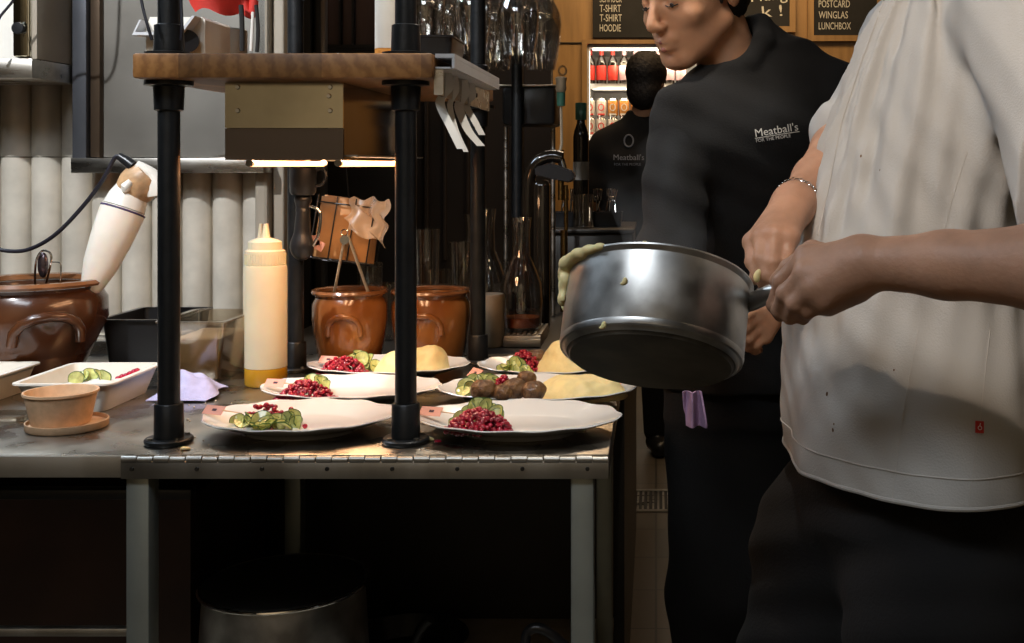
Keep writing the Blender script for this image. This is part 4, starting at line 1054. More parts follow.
bm=B(); tube(bm,spline([P(138,-30,1.74),P(141,-2,1.74),P(146,20,1.735),P(152,40,1.735)],8),.0024,8); obj('cable_strand',bm,M['cord'],t)
bm=B(); tube(bm,spline([P(181,-30,1.74),P(181,0,1.74),P(182,24,1.735),P(181,40,1.735)],8),.0024,8); obj('cable_strand',bm,M['cord'],t)
cn=thing('steel_canister','brushed steel canister on the wooden shelf under the red cloth','canister',(PX(222,2.1),2.1,SZ))
bm=B(); lathe(bm,[(0,.0006),(.043,.0006),(.044,.004),(.044,.078),(.042,.080),(0,.080)],(PX(222,2.1),2.1,SZ),48); obj('canister_body',bm,M['brushed'],cn)
def redf(u,v):
    x=PX(199,2.06)+(PX(257,2.06)-PX(199,2.06))*u; zt=PZ(-30,2.06)
    zl=PZ(14 if u<.75 else 10,2.06)+.006*math.sin(u*9)
    y=2.04+.05*math.cos(u*5+v*2)*.3
    return Vector((x+.006*math.sin(v*7),y-.018*math.sin(PI*min(1,v*1.0)),zt+(zl-zt)*v))
bm=B(); sheet(bm,redf,30,16,.003); 
tube(bm,spline([P(243,-10,2.05),P(246,10,2.05),P(252,14,2.05),P(254,0,2.05)],6),.008,10)
t=obj('red_cloth',bm,M['red'],None,True,P(228,-5,2.06)); setp(t,'bright red cloth draped over the steel canister on the wooden shelf','cloth')
for (p,w,mm,lab) in (([(241,5),(242,25),(242,51)],.0045,'blackmat','black strap hanging from the red cloth'),([(253,12),(252,32),(251,51)],.0030,'paper','white cord hanging from the red cloth'),([(256,5),(258,28),(257,52)],.0035,'blackmat','thin black strap right of the white cord on the red cloth')):
    bm=B(); tube(bm,spline([P(x,y,2.03) for x,y in p],8),w,8); t=obj('strap',bm,M[mm],None,True,P(p[1][0],p[1][1],2.03)); setp(t,lab,'strap')
def papf(u,v):
    x=PX(285,1.95)+(PX(347,1.95)-PX(285,1.95))*u; y=1.92+.08*v
    e=math.sin(PI*min(1,max(0,v*1.0)))**.5
    return Vector((x,y,SZ+.001+e*(.012+.010*u)*(1-max(0,u-.85)*4)+.002*math.sin(u*12+v*8)*e))
bm=B(); sheet(bm,papf,24,16,-.001); t=obj('crumpled_paper',bm,M['bluepaper'],None,True,(PX(315,1.95),1.96,SZ)); setp(t,'crumpled pale blue paper lying on the wooden shelf','paper')
wl=thing('white_canister','white canister with an orange band at its foot beside the right post','canister',(PX(386,2.05),2.05,SZ))
c=Vector((PX(386,2.05),2.05,SZ+.02))
bm=B(); lathe(bm,[(0,.0195),(.0195,.0195),(.0195,.16),(.016,.17),(0,.17)],c,36); obj('canister_body',bm,M['whitepl'],wl)
bm=B(); lathe(bm,[(0,0),(.0195,0),(.0195,.019),(0,.019)],c,36); obj('orange_band',bm,M['stripe'],wl)
bm=B(); box(bm,c.x-.03,c.x+.06,c.y-.03,c.y+.03,SZ+.0006,SZ+.0195,.004); obj('black_base',bm,M['blackpl'],wl)
bt=thing('black_tray','shallow black tray with a blue-lit rim at the right end of the wooden shelf','tray',(PX(436,2.2),2.2,SZ))
bm=B(); open_box(bm,PX(418,2.2),PX(462,2.2)-.012,2.15,2.3,SZ+.0006,PZ(38,2.2),taper=.004,flange=.003); obj('tray_body',bm,M['blackpl'],bt)

# ================================================================== BEYOND THE PASS
# mauve glazed cabinet behind shelf
mc=thing('glazed_cabinet','mauve glazed cabinet in a dark frame behind the wooden shelf','cabinet',(PX(350,4.2),4.3,.9))
x=[PX(q,4.2) for q in (294,315,326,352,395)]
for a,b_ in ((326,338),(341,351),(354,386)):
    bm=B(); box(bm,PX(a,4.2),PX(b_,4.2),4.22,4.23,PZ(44,4.2),2.2); obj('glass_panel',bm,M['mauve'],mc,False)
bm=B()
for a,b_ in ((322.5,325.5),(338.4,340.6),(351.4,353.6),(386.4,395)): box(bm,PX(a,4.2),PX(b_,4.2),4.2,4.25,PZ(44,4.2),2.2)
box(bm,PX(322.5,4.2),PX(395,4.2),4.2,4.25,PZ(49,4.2),PZ(44.4,4.2)); box(bm,PX(322.5,4.2),PX(395,4.2),4.26,4.5,.896,2.2); box(bm,PX(322.5,4.2),PX(395,4.2),4.2,4.255,.896,PZ(49.4,4.2)); obj('cabinet_frame',bm,M['dark'],mc,False)
cp=thing('steel_column','pale steel column with blue-lit edges left of the glazed cabinet','column',(PX(276,3.6),3.6,0))
bm=B()
for a,b_,dd in ((262,266,0),(267,279,.01),(280,284,0),(285,292,.012)): box(bm,PX(a-26,3.6)+.0,PX(b_,3.6),3.6+dd,3.7,1.2,2.9,.003) if a==262 else box(bm,PX(a,3.6)+.0005,PX(b_,3.6),3.6+dd,3.7,1.2,2.9,.003)
box(bm,PX(262,3.6)-.09,PX(292,3.6),3.705,3.8,0,2.9); obj('column_panels',bm,M['beige'],cp)
bp=thing('black_column','black upright between the pale steel column and the glazed cabinet','column',(PX(304,3.6),3.6,0))
bm=B(); box(bm,PX(294,3.6),PX(311,3.6),3.6,3.7,.0,2.9,.006); box(bm,PX(311.5,3.6),PX(319,3.6),3.62,3.7,.0,2.9,.004); obj('upright',bm,M['blackpl'],bp)
# second pipe with black box
p2=thing('black_pipe_post','thin black pipe rising from the bar counter beyond the ticket rail','post',(PX(517,3.1),3.1,.896))
bm=B(); cyl(bm,(PX(517,3.16),3.16,.897),(PX(517,3.16),3.16,1.855),.0155,seg=24); obj('pipe',bm,M['pipe'],p2)
bm=B(); lathe(bm,[(0,0),(.035,0),(.035,.008),(.022,.01),(.022,.04),(0,.04)],(PX(517,3.16),3.16,.896),28); obj('floor_flange',bm,M['pipe'],p2)
xb=thing('black_equipment_box','black box of bar equipment held on the thin black pipe','box',(PX(530,3.2),3.2,PZ(107,3.2)))
bm=B(); box(bm,PX(503,3.2),PX(556,3.2),3.18,3.40,PZ(125,3.2),PZ(87,3.2),.012); obj('casing',bm,M['blackpl'],xb)
bm=B(); box(bm,PX(498,3.2),PX(557,3.2),3.178,3.41,PZ(87,3.2)+.001,PZ(85,3.2),.002); obj('steel_top',bm,M['steel'],xb)
for px in (506,553):
    bm=B(); cyl(bm,(PX(px,3.3),3.3,.897),(PX(px,3.3),3.3,PZ(125,3.2)-.001),.007,seg=12); obj('support_rod',bm,M['steel'],xb)
# garnish bottle with green base and string
gb=thing('garnish_jar','small pale jar with a green foot standing on the black equipment box','jar',P(560,84,3.15))
bm=B(); c=Vector((PX(561,3.06),3.06,PZ(106,3.06))); lathe(bm,[(0,0),(.011,0),(.0115,.036),(0,.036)],c,24); obj('green_foot',bm,M['green'],gb)
bm=B(); lathe(bm,[(0,.037),(.011,.037),(.015,.045),(.013,.06),(.016,.075),(.009,.078),(0,.078)],c,24); obj('jar_body',bm,M['stone'],gb)
bm=B(); tube(bm,[c+Vector((.004+.010*math.cos(a),0,.094+.012*math.sin(a))) for a in np.linspace(0,2*PI,14)[:-1]],.003,6,closed=True); obj('pull_ring',bm,M['tanwood'],gb)
bm=B(); tube(bm,[c+Vector((0,0,-.001)),c+Vector((.002,0,-.10)),c+Vector((-.004,0,-.13))],.004,6); obj('tube_foot',bm,M['stone'],gb)
# dark bottle with green top
db=thing('wine_bottle','dark bottle with a green foil top and grey label in front of the tan joinery','bottle',P(581,195,4.0))
c=P(581,199,3.9)
c.z=RBZ+.0005; hh=PZ(103,3.9)-RBZ
bm=B(); lathe(bm,[(0,0),(.0245,0),(.026,.006),(.0265,hh-.115),(.023,hh-.095),(.0145,hh-.07),(.0135,hh-.058),(0,hh-.058)],c,32); obj('bottle_glass',bm,M['dkglass'],db)
bm=B(); lathe(bm,[(0,hh-.0575),(.019,hh-.0575),(.0195,hh-.002),(.018,hh),(0,hh)],c,32); obj('foil_top',bm,M['green'],db)
zz=PZ(180,3.9)-RBZ
bm=B(); lathe(bm,[(.0268,zz),(.0270,zz+.001),(.0270,zz+.06),(.0268,zz+.061)],c,32); obj('paper_label',bm,M['label'],db)
# beer tap
tp=thing('beer_tap_column','dark curved beer tap column with a black lever, at the end of the counter','tap',(PX(535,3.0),3.0,.896))
dt=3.0
bm=B(); tube(bm,spline([P(531,331,dt)+Vector((0,0,0)),P(529,300,dt),P(528,230,dt),P(528,195,dt),P(531,172,dt),P(540,160,dt),P(552,156,dt),P(562,158,dt)],8),.0165,20); obj('arched_pipe',bm,M['dkglass'],tp)
bm=B(); x0,x1=PX(533,dt),PX(550,dt); box(bm,x0,x1,dt-.02,dt+.06,.897,PZ(180,dt),.016,seg=4); obj('column_body',bm,M['dkglass'],tp)
bm=B(); prism(bm,[(PX(536,dt),PZ(176,dt)),(PX(536,dt),PZ(167,dt)),(PX(552,dt),PZ(163,dt)),(PX(574,dt),PZ(171,dt)),(PX(576,dt),PZ(178,dt)),(PX(570,dt),PZ(183,dt)),(PX(556,dt),PZ(178,dt))],dt-.03,dt+.03); bmesh.ops.bevel(bm,geom=bm.edges[:],offset=.004,segments=2,affect='EDGES'); obj('lever',bm,M['blackpl'],tp)
bm=B(); cyl(bm,P(561,160,dt),P(566,176,dt-.01),.010,.008,seg=20); obj('spout',bm,M['dkglass'],tp)
bm=B(); cyl(bm,P(561,200,dt+.4),P(561,150,dt+.4),.009,seg=16); cyl(bm,P(566,230,dt+.4),P(566,185,dt+.4),.006,seg=12); cyl(bm,Vector((PX(564,dt+.4),dt+.4,.897)),P(564,230,dt+.4),.011,seg=12); obj('brass_fitting',bm,mat('brass',(.6,.42,.18),.2,1),tp)
# drip tray
dy=thing('drip_tray','slatted steel drip tray on the counter behind the back right plate','drip tray',(PX(523,2.85),2.85,.896))
bm=B(); box(bm,PX(503,2.75),PX(541,2.75),2.75,2.95,.8965,PZ(336,2.75),.003); obj('tray_body',bm,M['steel'],dy)
for i in range(7):
    bm=B(); xx=PX(506,2.75)+i*.0125; box(bm,xx,xx+.0085,2.76,2.94,PZ(336,2.75)+.0005,PZ(336,2.75)+.004,.001); obj('slat',bm,M['brushed'],dy)
bm=B(); box(bm,PX(503,2.74),PX(541,2.74),2.735,2.749,.8965,.915,.002); obj('front_lip',bm,M['steel'],dy)
DZ=PZ(336,2.75)+.0045
# stoneware cup/box right of rear post
st=thing('stone_box','pale stoneware canister just right of the rear right post','canister',(PX(497,2.75),2.75,.896))
bm=B(); lathe(bm,[(0,0),(.032,0),(.034,.006),(.034,PZ(296,2.75)-.8965),(.030,PZ(294,2.75)-.8965),(0,PZ(294,2.75)-.8965)],(PX(490,2.75),2.76,.8962),40); obj('canister_body',bm,M['stone'],st)
# glassware behind
def carafe(cx,cy,z,s,label,liquid=False):
    t=thing('glass_carafe',label,'carafe',(cx,cy,z+.0008)); c=t.location.copy()
    prof=[(0,0),(.040,0),(.045,.006),(.048,.06),(.045,.10),(.032,.135),(.0205,.16),(.0195,.21),(.0235,.245)]
    out=[(r*s,zz*s) for r,zz in prof]; inn=[(max(0,r*s-.0016),zz*s+(.003 if i<2 else 0)) for i,(r,zz) in enumerate(prof)][::-1]
    bm=B(); lathe(bm,out+inn[:-1]+[(0,.004)],c,40); obj('glass_body',bm,M['glass'],t)
    if liquid:
        bm=B(); lathe(bm,[(0,.005),(.040*s,.006),(.0415*s,.026*s),(0,.026*s)],c,32); obj('orange_drink',bm,M['orange'],t)
def tumbler(cx,cy,z,r,h,label):
    t=thing('glass_tumbler',label,'glass',(cx,cy,z+.0008)); c=t.location.copy()
    bm=B(); lathe(bm,[(0,0),(r*.82,0),(r*.86,.004),(r,h),(r-.0015,h),(r*.84,.008),(0,.006)],c,36); obj('glass_body',bm,M['glass'],t)
cz=.896
tumbler(PX(427,2.75),2.75,cz,.030,.28,'tall clear glass behind the crock, left of the rear right post')
tumbler(PX(462,2.9),2.9,cz,.032,.24,'clear glass just left of the rear right post')
carafe(PX(485,3.03),3.03,cz,1.30,'clear glass carafe right of the rear right post')
carafe(PX(521,2.84),2.84,DZ,1.12,'clear glass carafe with orange drink on the drip tray',True)
carafe(PX(474,3.25),3.25,cz,1.2,'clear glass carafe in the second row behind the rear right post')
tumbler(PX(441,3.0),3.0,cz,.030,.16,'short clear glass in the second row behind the crock')
tumbler(PX(383,2.85),2.85,cz,.036,.14,'clear tumbler between the tongs crock and the front right post')
tumbler(PX(370,3.1),3.1,cz,.034,.17,'tall clear tumbler behind the tongs')
tumbler(PX(583,3.78),3.78,RBZ,.036,.11,'clear tumbler at the front of the raised bar block')
# hanging glasses above
gr=thing('glass_rack','dark rack holding upturned stemmed glasses over the bar','rack',(PX(480,3.0),3.2,2.02))
bm=B()
for yy in (2.86,3.02,3.18,3.34): 
    box(bm,PX(405,2.9),PX(556,3.5),yy-.025,yy-.008,1.875,1.885); box(bm,PX(405,2.9),PX(556,3.5),yy+.008,yy+.025,1.875,1.885)
box(bm,PX(400,2.9),PX(405,2.9)-.0005,2.82,3.5,1.86,1.90); obj('rails',bm,M['blackpl'],gr,False)
bm=B(); 
for x in (PX(405,2.9)-.005,-.33): box(bm,x-.006,x+.0,2.8,2.812,1.886,2.995)
obj('hangers',bm,M['blackpl'],gr,False)
def goblet(cx,cy,zt,s,i,label):
    t=thing('stemmed_glass',label,'glass',(cx,cy,zt),'stemmed glasses hanging upside down over the bar')
    c=t.location.copy()
    prof=[(0,.002),(.034,.0),(.034,-.002),(.005,-.006),(.0036,-.012),(.0036,-.075),(.006,-.082),(.025,-.095),(.040,-.125),(.043,-.150),(.040,-.19),(.033,-.225)]
    inn=[(.0315,-.225),(.0385,-.19),(.0415,-.150),(.0385,-.126),(.023,-.097),(0,-.086)]
    bm=B(); lathe(bm,[(r*s,z*s) for r,z in prof+inn],c,36); obj('glass_body',bm,M['glass'],t)
gi=0
ords=['nearest','second','third','fourth','farthest']
for r,yy in enumerate((2.86,3.02,3.18,3.34)):
    for k,px in enumerate(((426,472,518) if r%2==0 else (449,495,541))):
        x=PX(px,yy)+.0; goblet(x,yy,1.8855,1.24 if px>480 else 1.12,gi,'upturned stemmed glass, %s row, number %s from the left'%(ords[r],['one','two','three','four','five','six','seven'][k])); gi+=1
# cutlery holders on raised bar
ch=thing('cutlery_caddy','dark caddy full of glinting cutlery on the raised bar block','caddy',(PX(570,3.9),3.9,RBZ))
bm=B(); open_box(bm,PX(552,3.85),PX(576,3.85),3.84,3.92,RBZ+.0006,RBZ+.05,taper=.004,flange=.002); obj('caddy_body',bm,M['blackpl'],ch)
ch2=thing('cutlery_caddy','second dark caddy of cutlery, right of the clear tumbler on the raised block','caddy',(PX(600,3.9),3.9,RBZ))
bm=B(); open_box(bm,PX(592,3.85),PX(622,3.85),3.84,3.92,RBZ+.0006,RBZ+.05,taper=.004,flange=.002); obj('caddy_body',bm,M['blackpl'],ch2)
rr=random.Random(5)
fk=thing('fork','fork standing in the dark cutlery caddies','fork',(0,0,0),'cutlery standing in the caddies')
bm=B(); tube(bm,[(0,0,.0),(0,.001,.06),(0,0,.085)],[.003,.0025,.002],8); box(bm,-.009,.009,-.001,.001,.085,.10,.0008)
for k in range(4): box(bm,-.009+k*.0053,-.0068+k*.0053,-.001,.001,.1005,.125)
obj('fork_body',bm,M['chrome'],fk)
for i in range(16):
    o=fk if i==0 else copy_tree(fk)
    side=i%2; px=rr.uniform(555,573) if side==0 else rr.uniform(595,619)
    o.location=(PX(px,3.88),3.88+rr.uniform(-.02,.02),RBZ+.004); o.rotation_euler=(rr.uniform(-.15,.15),rr.uniform(-.25,.25),rr.uniform(0,3))
    o['label']='steel fork among those in the %s cutlery caddy on the raised bar'%['left','right'][side]; o['group']='forks in the %s cutlery caddy'%['left','right'][side]
# ================================================================== SAUCEPAN
PD=1.42; PC=P(659,283,PD); PR=.1125; PH=.100
pax=Vector((.10,.47,.87)).normalized()
pu,pv=frame_of(pax); 
# pu towards the picture's right
pr_=(Vector((1,0,0))-pax*pax.x).normalized(); pf_=pax.cross(pr_).normalized()
m4=Matrix(((pr_.x,pf_.x,pax.x,PC.x),(pr_.y,pf_.y,pax.y,PC.y),(pr_.z,pf_.z,pax.z,PC.z),(0,0,0,1)))
pan=thing('saucepan','large steel saucepan tipped over the plates, held by its handle, mash on its rim','saucepan',PC)
bm=B(); lathe(bm,[(PR*.90,-PH),(PR*.955,-PH+.004),(PR*.985,-PH+.012),(PR,-.006),(PR+.0045,-.001),(PR+.0045,.001),(PR,.002),(PR-.003,-.002),(PR*.955,-PH+.012),(PR*.92,-PH+.007),(0,-PH+.006)],seg=96,mat4=m4); obj('pan_wall',bm,M['pan'],pan)
bm=B(); lathe(bm,[(0,-PH-.004),(PR*.80,-PH-.004),(PR*.86,-PH-.0035),(PR*.88,-PH-.0005),(PR*.90,-PH+.0002)],seg=96,mat4=m4); obj('pan_base',bm,M['panbase'],pan)
bm=B(); lathe(bm,[(PR*.955,-PH+.0035),(PR*.975,-PH+.005),(PR*.988,-PH+.0105),(PR*.982,-PH+.014)],seg=96,mat4=m4,closed=True); obj('base_ridge',bm,M['pan'],pan)
h0=P(748,303,1.40); h1=P(776,291,1.37); hd=(h1-h0).normalized(); h2=h0+hd*.155
bm=B(); tube(bm,spline([P(735,300,1.415),h0,h1,h2],8),[.0125]*8+[.0110]*8+[.0095]*8+[.0085],18); obj('handle',bm,M['pan'],pan)
bm=B(); s_=SDF(P(742,303,1.405)-Vector((.03,.03,.035)),P(742,303,1.405)+Vector((.03,.03,.035)),.002); s_.ell(P(742,303,1.405),(.012,.016,.0165),k=0); bm.free(); sobj('handle_bracket',s_,M['pan'],pan)
# mash in pan + on the rim
s=SDF(PC-Vector((.14,.14,.12)),PC+Vector((.14,.14,.08)),.003)
def L(r,a,z): return m4@Vector((r*math.cos(a),r*math.sin(a),z))
R3=[[pr_[i],pf_[i],pax[i]] for i in range(3)]
s.ell(m4@Vector((0,0,-.055)),(PR*.86,PR*.86,.035),R3,k=.01)
obj_=None
s.warp(lambda X,Y,Z:.003*np.sin(X*60+Y*40)*np.cos(Y*70+Z*40))
o=sobj('mashed_potato',s,M['mash'],None,1,PC); setp(o,'mashed potato filling the inside of the tipped saucepan','mashed potato')
s=SDF(PC-Vector((.155,.155,.11)),PC+Vector((.155,.155,.08)),.002)
rnd=random.Random(11)
a=PI-1.05
while a<PI+1.0:
    q=1-min(1,abs(a-PI+.15)/1.15); r=.0035+.006*q*rnd.uniform(.5,1.2)
    s.ell(L(PR+rnd.uniform(.0,.003),a,rnd.uniform(-.002,.003)+.001),(r*1.25,r*1.25,r*.85),R3,k=.008); a+=rnd.uniform(.035,.07)
for i in range(26):
    a=PI+rnd.gauss(-.02,.16); z=-abs(rnd.gauss(0,.018)); r=rnd.uniform(.0035,.0075)*(1+z*8)
    s.ell(L(PR+.002,a,z),(r,r,r*1.3),R3,k=.008)
for (a,r) in ((PI-1.15,.006),(PI-1.22,.0075),(PI-1.30,.008),(PI-1.38,.0065),(PI-1.50,.006),(PI-1.56,.0045),(PI+1.42,.003),(PI+1.9,.002)): s.ell(L(PR+.001,a,.002),(r*1.3,r,r*.8),R3,k=.008)
s.warp(lambda X,Y,Z:.0012*np.sin(X*210)*np.sin(Y*190)*np.cos(Z*230))
o=sobj('mashed_potato',s,M['mash'],None,1,PC); setp(o,'smears of mashed potato clinging to the left rim of the saucepan','mashed potato')
for (px,py) in ((625,281),(604,325)):
    d=(P(px,py,1)-CAMP).normalized()
    s=SDF(P(px,py,1.31)-Vector((.03,.05,.03)),P(px,py,1.31)+Vector((.03,.06,.03)),.0015)
    tt=None
    for q in np.linspace(1.22,1.42,200):
        w=m4.inverted()@P(px,py,q)
        if math.hypot(w.x,w.y)<PR*1.0+.0005 and -PH<w.z<0: tt=q; break
    if tt:
        c=P(px,py,tt); s=SDF(c-Vector((.02,.02,.02)),c+Vector((.02,.02,.02)),.0011); s.ell(c,(.003,.003,.0045),k=0); s.ell(c+Vector((-.003,0,-.003)),(.003,.002,.002),k=.002)
        o=sobj('mashed_potato',s,M['mash'],None,1,c); setp(o,'small splash of mash on the side of the saucepan, %s'%('below the rim' if py<300 else 'near its base'),'mashed potato')

# ================================================================== HANDS
def finger(s,pts,r0,taper=.82,k=.005):
    rs=[r0*(taper**(i*.55)) for i in range(len(pts))]
    for i in range(len(pts)-1): s.cap(pts[i],pts[i+1],rs[i],rs[i+1],k if i==0 else .003)
    for i in range(1,len(pts)-1): s.ell(pts[i],(rs[i]*1.06,)*3,k=.003)
def head_sdf(s,C,Fw,Up,sc=1.0,k=.01,face=True):
    Fw=Fw.normalized(); Up=(Up-Fw*Up.dot(Fw)).normalized(); Lf=Up.cross(Fw)  # left of head
    def W(x,y,z): return tuple(C+Lf*(x*sc)+Fw*(y*sc)+Up*(z*sc))
    R=[[Lf[i],Fw[i],Up[i]] for i in range(3)]
    def E(x,y,z,a,b,c,kk=k,sub=False): s.ell(W(x,y,z),(a*sc,b*sc,c*sc),R,kk,sub)
    E(0,-.012,.035,.077,.096,.088,.0)            # cranium
    E(0,.030,-.020,.064,.064,.080,.03)           # face mass
    E(0,.045,-.072,.046,.044,.040,.03)           # lower jaw
    E(0,.071,-.100,.021,.019,.018,.018)           # chin
    for q in (-1,1):
        s.cap(W(q*.058,-.002,-.055),W(q*.022,.070,-.098),.015*sc,.012*sc,.022)
        E(q*.040,.062,-.028,.023,.017,.016,.018)   # cheekbone
        if face:
            E(q*.031,.089,.006,.0155,.012,.0095,.008,True)   # socket
            s.cap(W(q*.014,.089,.021),W(q*.046,.074,.022),.0075*sc,.0060*sc,.009)  # brow
            E(q*.031,.0765,.004,.0125,.0115,.0120,.003)       # lid over eyeball
            E(q*.011,.101,-.036,.0085,.0095,.0070,.005)       # nostril wing
            # ear
            E(q*.078,-.012,-.008,.0075,.018,.030,.004); E(q*.083,-.009,-.004,.006,.009,.016,.003,True)
    if face:
        s.cap(W(0,.088,.010),W(0,.111,-.030),.0075*sc,.0105*sc,.009)  # nose
        E(0,.109,-.034,.0105,.0095,.0085,.004)
        E(0,.090,-.060,.024,.011,.014,.010)      # muzzle
        s.cap(W(-.021,.087,-.0625),W(0,.0985,-.0595),.0040*sc,.0055*sc,.004); s.cap(W(.021,.087,-.0625),W(0,.0985,-.0595),.0040*sc,.0055*sc,.004)
        s.cap(W(-.017,.088,-.0730),W(.017,.088,-.0730),.0050*sc,.0050*sc,.005); E(0,.095,-.0735,.013,.0065,.0060,.004)
        s.cap(W(-.020,.098,-.0672),W(.020,.098,-.0672),.0016*sc,.0016*sc,.002,True)
        E(0,.092,-.085,.014,.006,.004,.005,True)
    return W,R,Lf,Fw,Up

# ================================================================== COOK IN WHITE
wm=thing('person','cook in a white short-sleeved chef jacket and black trousers gripping the saucepan handle','person',(.36,1.62,0.0))
SH_L=Vector((.450,1.385,1.52)); SH_R=Vector((.420,1.83,1.53))
EL_L=Vector((.470,1.125,1.228)); WR_L=P(866,263,1.245)
EL_R=Vector((.318,1.84,1.385)); WR_R=P(794,205,1.60)
s=SDF((.06,1.0,.98),(.70,2.02,1.93),.0033)
hb_lo=(.0,1.0,1.0)
# torso core and neck
s.stack([(1.0,.36,1.62,.12,.18),(1.2,.36,1.62,.11,.17),(1.42,.42,1.62,.11,.18),(1.52,.45,1.62,.09,.15)],k=0)
s.cap((.46,1.62,1.52),(.445,1.62,1.69),.060,.058,.03)
W,R,Lf,Fw,Up=head_sdf(s,Vector((.42,1.61,1.795)),Vector((-.88,-.16,-.42)),Vector((0,0,1)))
hW=(W,R)
for (sh,el,wr) in ((SH_L,EL_L,WR_L),(SH_R,EL_R,WR_R)):
    s.cap(tuple(sh),tuple(el),.055,.044,.02)
# left forearm: muscle swell below the elbow, flattened wrist
def armseg(s,el,wr,r_el,r_mid,r_wr):
    m=el.lerp(wr,.30); m2=el.lerp(wr,.68)
    s.chain([tuple(el),tuple(m),tuple(m2),tuple(wr)],[r_el,r_mid,(r_mid+r_wr)/2*.95,r_wr],.015)
armseg(s,EL_L,WR_L,.043,.0445,.0275)
armseg(s,EL_R,WR_R,.040,.041,.026)
# --- left hand over the handle
mcp=[P(806,256,1.272),P(806,273,1.252),P(812,289,1.243),P(823,301,1.245)]
pip=[P(781,281,1.292),P(785,293,1.268),P(795,304,1.256),P(808,311,1.256)]
dip=[P(774,305,1.312),P(779,311,1.296),P(790,317,1.288),P(803,318,1.284)]
tip=[P(780,316,1.330),P(788,313,1.322),P(800,314,1.315),P(812,312,1.308)]
for i,p in enumerate(mcp):
    s.cap(tuple(WR_L.lerp(mcp[i],.10)),tuple(p),.0225,.0125,.018)
s.cap(tuple(P(852,285,1.262)),tuple(P(828,302,1.262)),.022,.016,.016)      # heel of the hand
s.cap(tuple(P(838,268,1.262)),tuple(P(816,276,1.265)),.022,.018,.016)
for i in range(4): finger(s,[tuple(mcp[i]),tuple(pip[i]),tuple(dip[i]),tuple(tip[i])],[.0106,.0108,.0102,.0090][i],k=.006)
for i in range(4): s.ell(tuple(mcp[i]+Vector((0,-.001,.001))),(.0118,.0118,.0118),k=.006)
finger(s,[tuple(P(845,257,1.285)),tuple(P(812,250,1.315)),tuple(P(788,268,1.345)),tuple(P(776,281,1.365))],.0125,k=.010)
# --- right hand pinching a spoon above the pan
mc=[P(752,242,1.545),P(762,236,1.525),P(775,234,1.512),P(790,238,1.510)]
pi_=[P(752,262,1.520),P(761,259,1.500),P(773,262,1.488),P(787,262,1.490)]
di=[P(758,274,1.505),P(766,275,1.490),P(774,279,1.486),P(786,277,1.497)]
ti=[P(762,283,1.500),P(768,285,1.498),P(771,288,1.498),P(781,286,1.510)]
for i in range(4): s.cap(tuple(WR_R),tuple(mc[i]),.0245,.0125,.016)
for i in range(4): finger(s,[tuple(mc[i]),tuple(pi_[i]),tuple(di[i]),tuple(ti[i])],[.0106,.0110,.0106,.0092][i],k=.006)
for i in range(4): s.ell(tuple(mc[i]),(.0122,)*3,k=.006)
finger(s,[tuple(P(788,226,1.56)),tuple(P(768,250,1.565)),tuple(P(758,268,1.545)),tuple(P(755,279,1.525))],.0125,k=.010)
body=sobj('body',s,M['skinw'],wm,2)
# head details
def eyes(W,R,parent,sc=1.0,iris='iris',look=0,back=0):
    for q in (-1,1):
        c=Vector(W(q*.031,.0790-back,.003+look*.5)); s2=SDF(c-Vector((.02,)*3),c+Vector((.02,)*3),.0015); s2.ell(tuple(c),(.0115,.0115,.0085),R,k=0); sobj('eye',s2,M['eye'],parent)
        c2=Vector(W(q*.031,.0885-back,-.0005+look)); s2=SDF(c2-Vector((.012,)*3),c2+Vector((.012,)*3),.0012); s2.ell(tuple(c2),(.0052,.0025,.0052),R,k=0); sobj('iris',s2,M[iris],parent)
eyes(W,R,wm)
def hair(W,R,parent,m,lo,hi,sc=1.0,sideburn=True):
    s3=SDF(lo,hi,.004)
    def E(x,y,z,a,b,c,kk=.01,sub=False): s3.ell(W(x,y,z),(a*sc,b*sc,c*sc),R,kk,sub)
    E(0,-.016,.046,.083,.100,.088,0)
    E(0,-.045,-.010,.072,.062,.070,.02)
    s3.warp(lambda X,Y,Z:.0022*np.sin(X*210+Z*60)*np.sin(Y*190+Z*80)+.001*np.sin(Z*300))
    E(0,.085,-.030,.085,.080,.092,.010,True)
    for q in (-1,1):
        s3.cap(W(q*.072,.006,.02),W(q*.069,.008,-.022),.0085,.005,.006)
    for q in (-1,1): E(q*.085,-.008,-.010,.018,.020,.034,.004,True) if False else None
    return sobj('hair',s3,m,parent)
hair(W,R,wm,M['hair2'],(.27,1.46,1.65),(.58,1.78,1.95))

# chef jacket
s=SDF((.08,1.20,.84),(.76,2.06,1.70),.0038)
secs=[(.870,.367,1.62,.180,.272),(.895,.365,1.62,.180,.270),(.97,.362,1.62,.180,.262),(1.08,.360,1.625,.176,.238),(1.17,.358,1.63,.172,.222),(1.28,.388,1.63,.165,.222),(1.38,.412,1.63,.158,.232),(1.46,.432,1.63,.150,.225),(1.54,.450,1.63,.135,.185),(1.59,.455,1.63,.10,.12)]
s.stack(secs,k=0)
s.cap((.45,1.50,1.535),tuple(SH_L+Vector((-.01,.04,.0))),.070,.075,.04)
s.cap((.44,1.74,1.535),tuple(SH_R),.070,.070,.04)
slL=SH_L.lerp(EL_L,.84); s.cap(tuple(SH_L),tuple(slL),.093,.090,.030)
slR=SH_R.lerp(EL_R,1.02); s.cap(tuple(SH_R),tuple(slR),.076,.066,.035)
